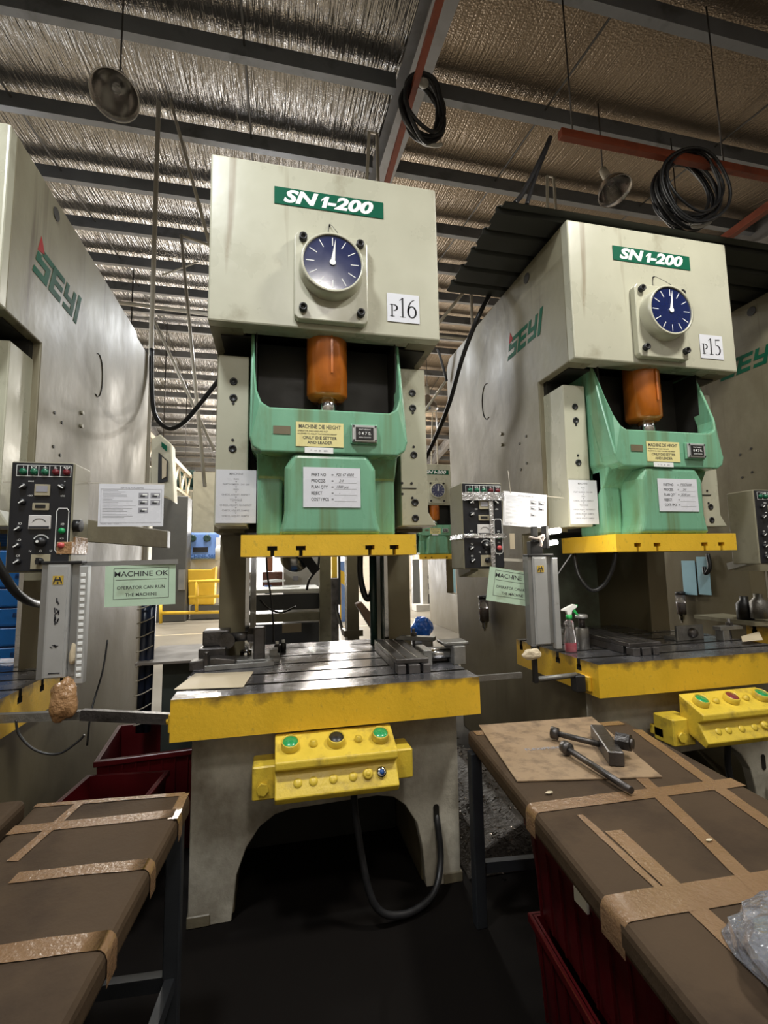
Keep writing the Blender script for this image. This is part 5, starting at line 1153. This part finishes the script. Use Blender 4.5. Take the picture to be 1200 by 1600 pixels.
a = bx(543, 862, 560, 1010, 5.6, .2); b = MB(); b.box(a[0], a[1], a[2], a[3], 0, a[5], 0, .005); b.box(a[0]-.04, a[1]+.04, a[2]-.03, a[3]+.03, AY(550, 990, 5.6).z-.03, AY(550, 990, 5.6).z+.04); tag(b.build('steel_column', OLIVE), 'dark brown steel column seen through the middle throat', 'column')
b = MB(); a = bx(443, 862, 512, 924, 6.6, .5); b.box(*a[:4], 0, a[5], 0, .01); wc = tag(b.build('white_cabinet', mat('far pale grey enamel', (.52, .50, .46), .5)), 'pale cabinet standing on the white-topped rear bench', 'cabinet')
b = MB(); b.box(*bx(458, 900, 466, 907, 6.58, .02)); c = b.build('name_label', GINK, None, wc.location[:]); c.location = (0, 0, 0); c.parent = wc
t = thing('brown_rack', 'brown lacquered rack with round white tray at the left of the middle throat', 'rack', (0, 6.2, 0)); o = t.location
b = MB(); b.box(*lb(bx(410, 893, 442, 917, 6.2, .4)), 0, .01); b.build('rack_body', BROWNCAB, t)
b = MB(); p = AY(428, 909, 6.0); b.lathe([(.001, 0), (.13, 0), (.14, .02), (.001, .03)], (p.x, p.y-o.y, p.z), (0, 0, 1), 18); b.build('tray', WHITE, t)
b = MB(); b.box(*lb(bx(417, 868, 426, 893, 6.25, .1)), 0, .01); b.build('upright', mat('terracotta', (.40, .15, .07), .5), t)
b = MB(); p = AY(419, 920, 5.9); b.lathe([(.001, 0), (.035, 0), (.045, .10), (.04, .10), (.001, .02)], (p.x, p.y, p.z-.06), (0, 0, 1), 16); tag(b.build('blue_cup', BLUEM), 'small blue cup on the white-topped rear bench', 'cup')
b = MB(); b.lathe([(.001, 0), (.10, 0), (.10, .012), (.001, .014)], tuple(AY(455, 918, 5.6)), (0, 0, 1), 20); tag(b.build('lid_plate', WHITE), 'round white lid lying on the rear bench', 'lid')
t = thing('bench_lamp', 'dark jointed lamp head with round disc under the middle slide plate', 'lamp', tuple(AY(466, 868, 4.6)))
b = MB(); b.bar((0.02, 0, .05), (.17, 0, -.16), .05, .09); b.build('lamp_head', BLACK, t); b = MB(); b.lathe([(.001, 0), (.14, 0), (.14, .03), (.001, .03)], (-.03, .05, -.02), (.1, -1, .1), 22); b.build('lamp_disc', CHROME, t)
cable('black cable falling to the rear bench under the middle slide plate', [AY(499, 866, 4.8), AY(496, 888, 4.8), AY(484, 905, 4.8), AY(479, 922, 4.8)], .012)
cable('thin cable hanging from the middle slide plate to the bolster', [AY(416, 866, 3.3), AY(418, 900, 3.3), AY(423, 930, 3.3), AY(427, 975, 3.3), AY(427, 1003, 3.3)], .006)
cable('thin looping cable beside the left column strip of the middle press', [AY(407, 938, 3.5), AY(420, 951, 3.6), AY(440, 957, 3.7), AY(462, 948, 3.8)], .007)
b = MB(); b.prism([(AY(u, v, 4.3).x, AY(u, v, 4.3).z) for u, v in ((556, 944), (565, 940), (592, 972), (592, 1000), (577, 978))], 4.3, 4.4, 'y', 0, .006); tag(b.build('slanting_channel', mat('rusty brown steel', (.17, .10, .065), .4, .3)), 'rusty slanting channel right in the middle throat', 'channel')
t = thing('far_workstation', 'far workstation with yellow post in the middle throat', 'machine', (.9, 9.0, 0)); o = t.location
b = MB(); b.box(*lb(bx(519, 866, 527, 905, 9, .2))); b.build('yellow_post', YELLOW_F, t)
b = MB(); a = lb(bx(517, 903, 529, 948, 8.8, .3)); b.box(*a[:4], 0, a[5], 0, .01); b.build('machine_body', DSTEEL, t)
b = MB(); b.box(*lb(bx(529, 866, 532, 945, 8.7, .06))); b.build('thin_post', BLACK, t)
b = MB(); b.bar(AY(524, 946, 8.8)-o, AY(537, 992, 8.6)-o, .04, .04); b.build('stay', BLACK, t)
t = thing('barrier_panel', 'far orange barrier panel in the middle throat', 'barrier', (1.5, 12, 0)); o = t.location
b = MB(); b.prism([(AY(u, v, 12).x-o.x, AY(u, v, 12).z) for u, v in ((531, 890), (545, 898), (545, 920), (531, 909))], 0, .06, 'y'); b.build('panel', YELLOW_F, t)
for u in (532, 544): p = AY(u, 905, 12); b = MB(); b.cyl((p.x-o.x, .03, 0), (p.x-o.x, .03, p.z), .02, n=8); b.build('post', YELLOW_F, t)
b = MB(); a = bx(531, 877, 546, 893, 13, .2); b.box(*a[:4], 0, a[5]); tag(b.build('blue_crate', BLUEM), 'far blue crate above the orange barrier', 'crate')
# blue tarp seen low under the middle press
b = MB(); b.box(-.12, .64, 3.75, 4.1, 0, .62, 0, .02); tag(b.build('blue_bin', mat('deep blue plastic', (.01, .05, .15), .4, 0, .2)), 'dark blue bin seen through the arch of the middle press base', 'bin')

# ================================================================== RIGHT GAP
t = thing('sensor_cabinet', 'narrow pale cabinet with vertical lettering on a stepped foot in the right gap', 'cabinet', (AY(673, 900, 14.8).x, 14.8, 0)); o = t.location
a = bx(661, 858, 684, 945, 14.8, .3); b = MB(); b.box(a[0]-o.x, a[1]-o.x, 0, .3, a[4], a[5], 0, .01); b.build('cabinet_body', OLIVEBOX if False else bpy.data.materials['far pale grey enamel'], t)
a = bx(652, 944, 689, 956, 14.6, .5); b = MB(); b.box(a[0]-o.x, a[1]-o.x, -.1, .4, 0, a[5], 0, .01); b.build('stepped_foot', bpy.data.materials['far pale grey enamel'], t)
l = MB(); l.M = frame(AY(673, 905, 14.78)-o, (0, 0, 1), (-1, 0, 0))
for k, ch in enumerate('KOMI'): text(l, ch, .26, frame((.36-.30*k, 0, 0), (0, -1, 0), (1, 0, 0)), .006)
l.build('lettering', INK, t)
a = bx(670, 928, 678, 943, 14.77, .02); b = MB(); b.box(a[0]-o.x, a[1]-o.x, -.03, 0, a[4], a[5]); b.build('dark_slot', BLACK, t)
a = bx(683, 866, 711, 938, 14.95, .05); b = MB(); b.box(*a, 0, .004); bs = tag(b.build('blue_sheet', BLUESHEET), 'large light blue sheet hanging in the right gap', 'sheet')
l = MB(); l.M = frame(AY(697, 918, 14.89), *FRONT); text(l, 'MODEL', .13, T((0, .09, 0)), .002); text(l, 'MATIC', .13, T((0, -.09, 0)), .002); child(bs, l, 'lettering', BLUEDK)
b = MB(); a = bx(676, 838, 716, 870, 25.6, .1); b.box(*a[:4], 0, a[5]); tag(b.build('peach_board', PEACH), 'peach coloured board above the blue sheet in the right gap', 'board')
b = MB(); a = bx(646, 845, 659, 944, 15.6, .2); b.box(a[0], a[1], a[2], a[3], 0, a[5]); tag(b.build('steel_column', GREYDOOR), 'dark upright column left of the lettered pale cabinet', 'column')
pb = AZ(659, 995, .35); blob('blue_bag', 'crumpled bright blue plastic bag on the floor behind the middle bolster', 'bag', (AY(659, 980, 5.15).x, 5.15, AY(659, 980, 5.15).z), .115, BLUEBAG, 2, 4, (1, .8, 1.15))
a = bx(645, 998, 672, 1012, 4.9, .5); b = MB(); b.box(a[0], a[1], a[2], a[3], 0, AY(659, 980, 5.15).z-.13, 0, .01); tag(b.build('low_stand', SKIRT), 'low dark stand carrying the blue plastic bag', 'stand')
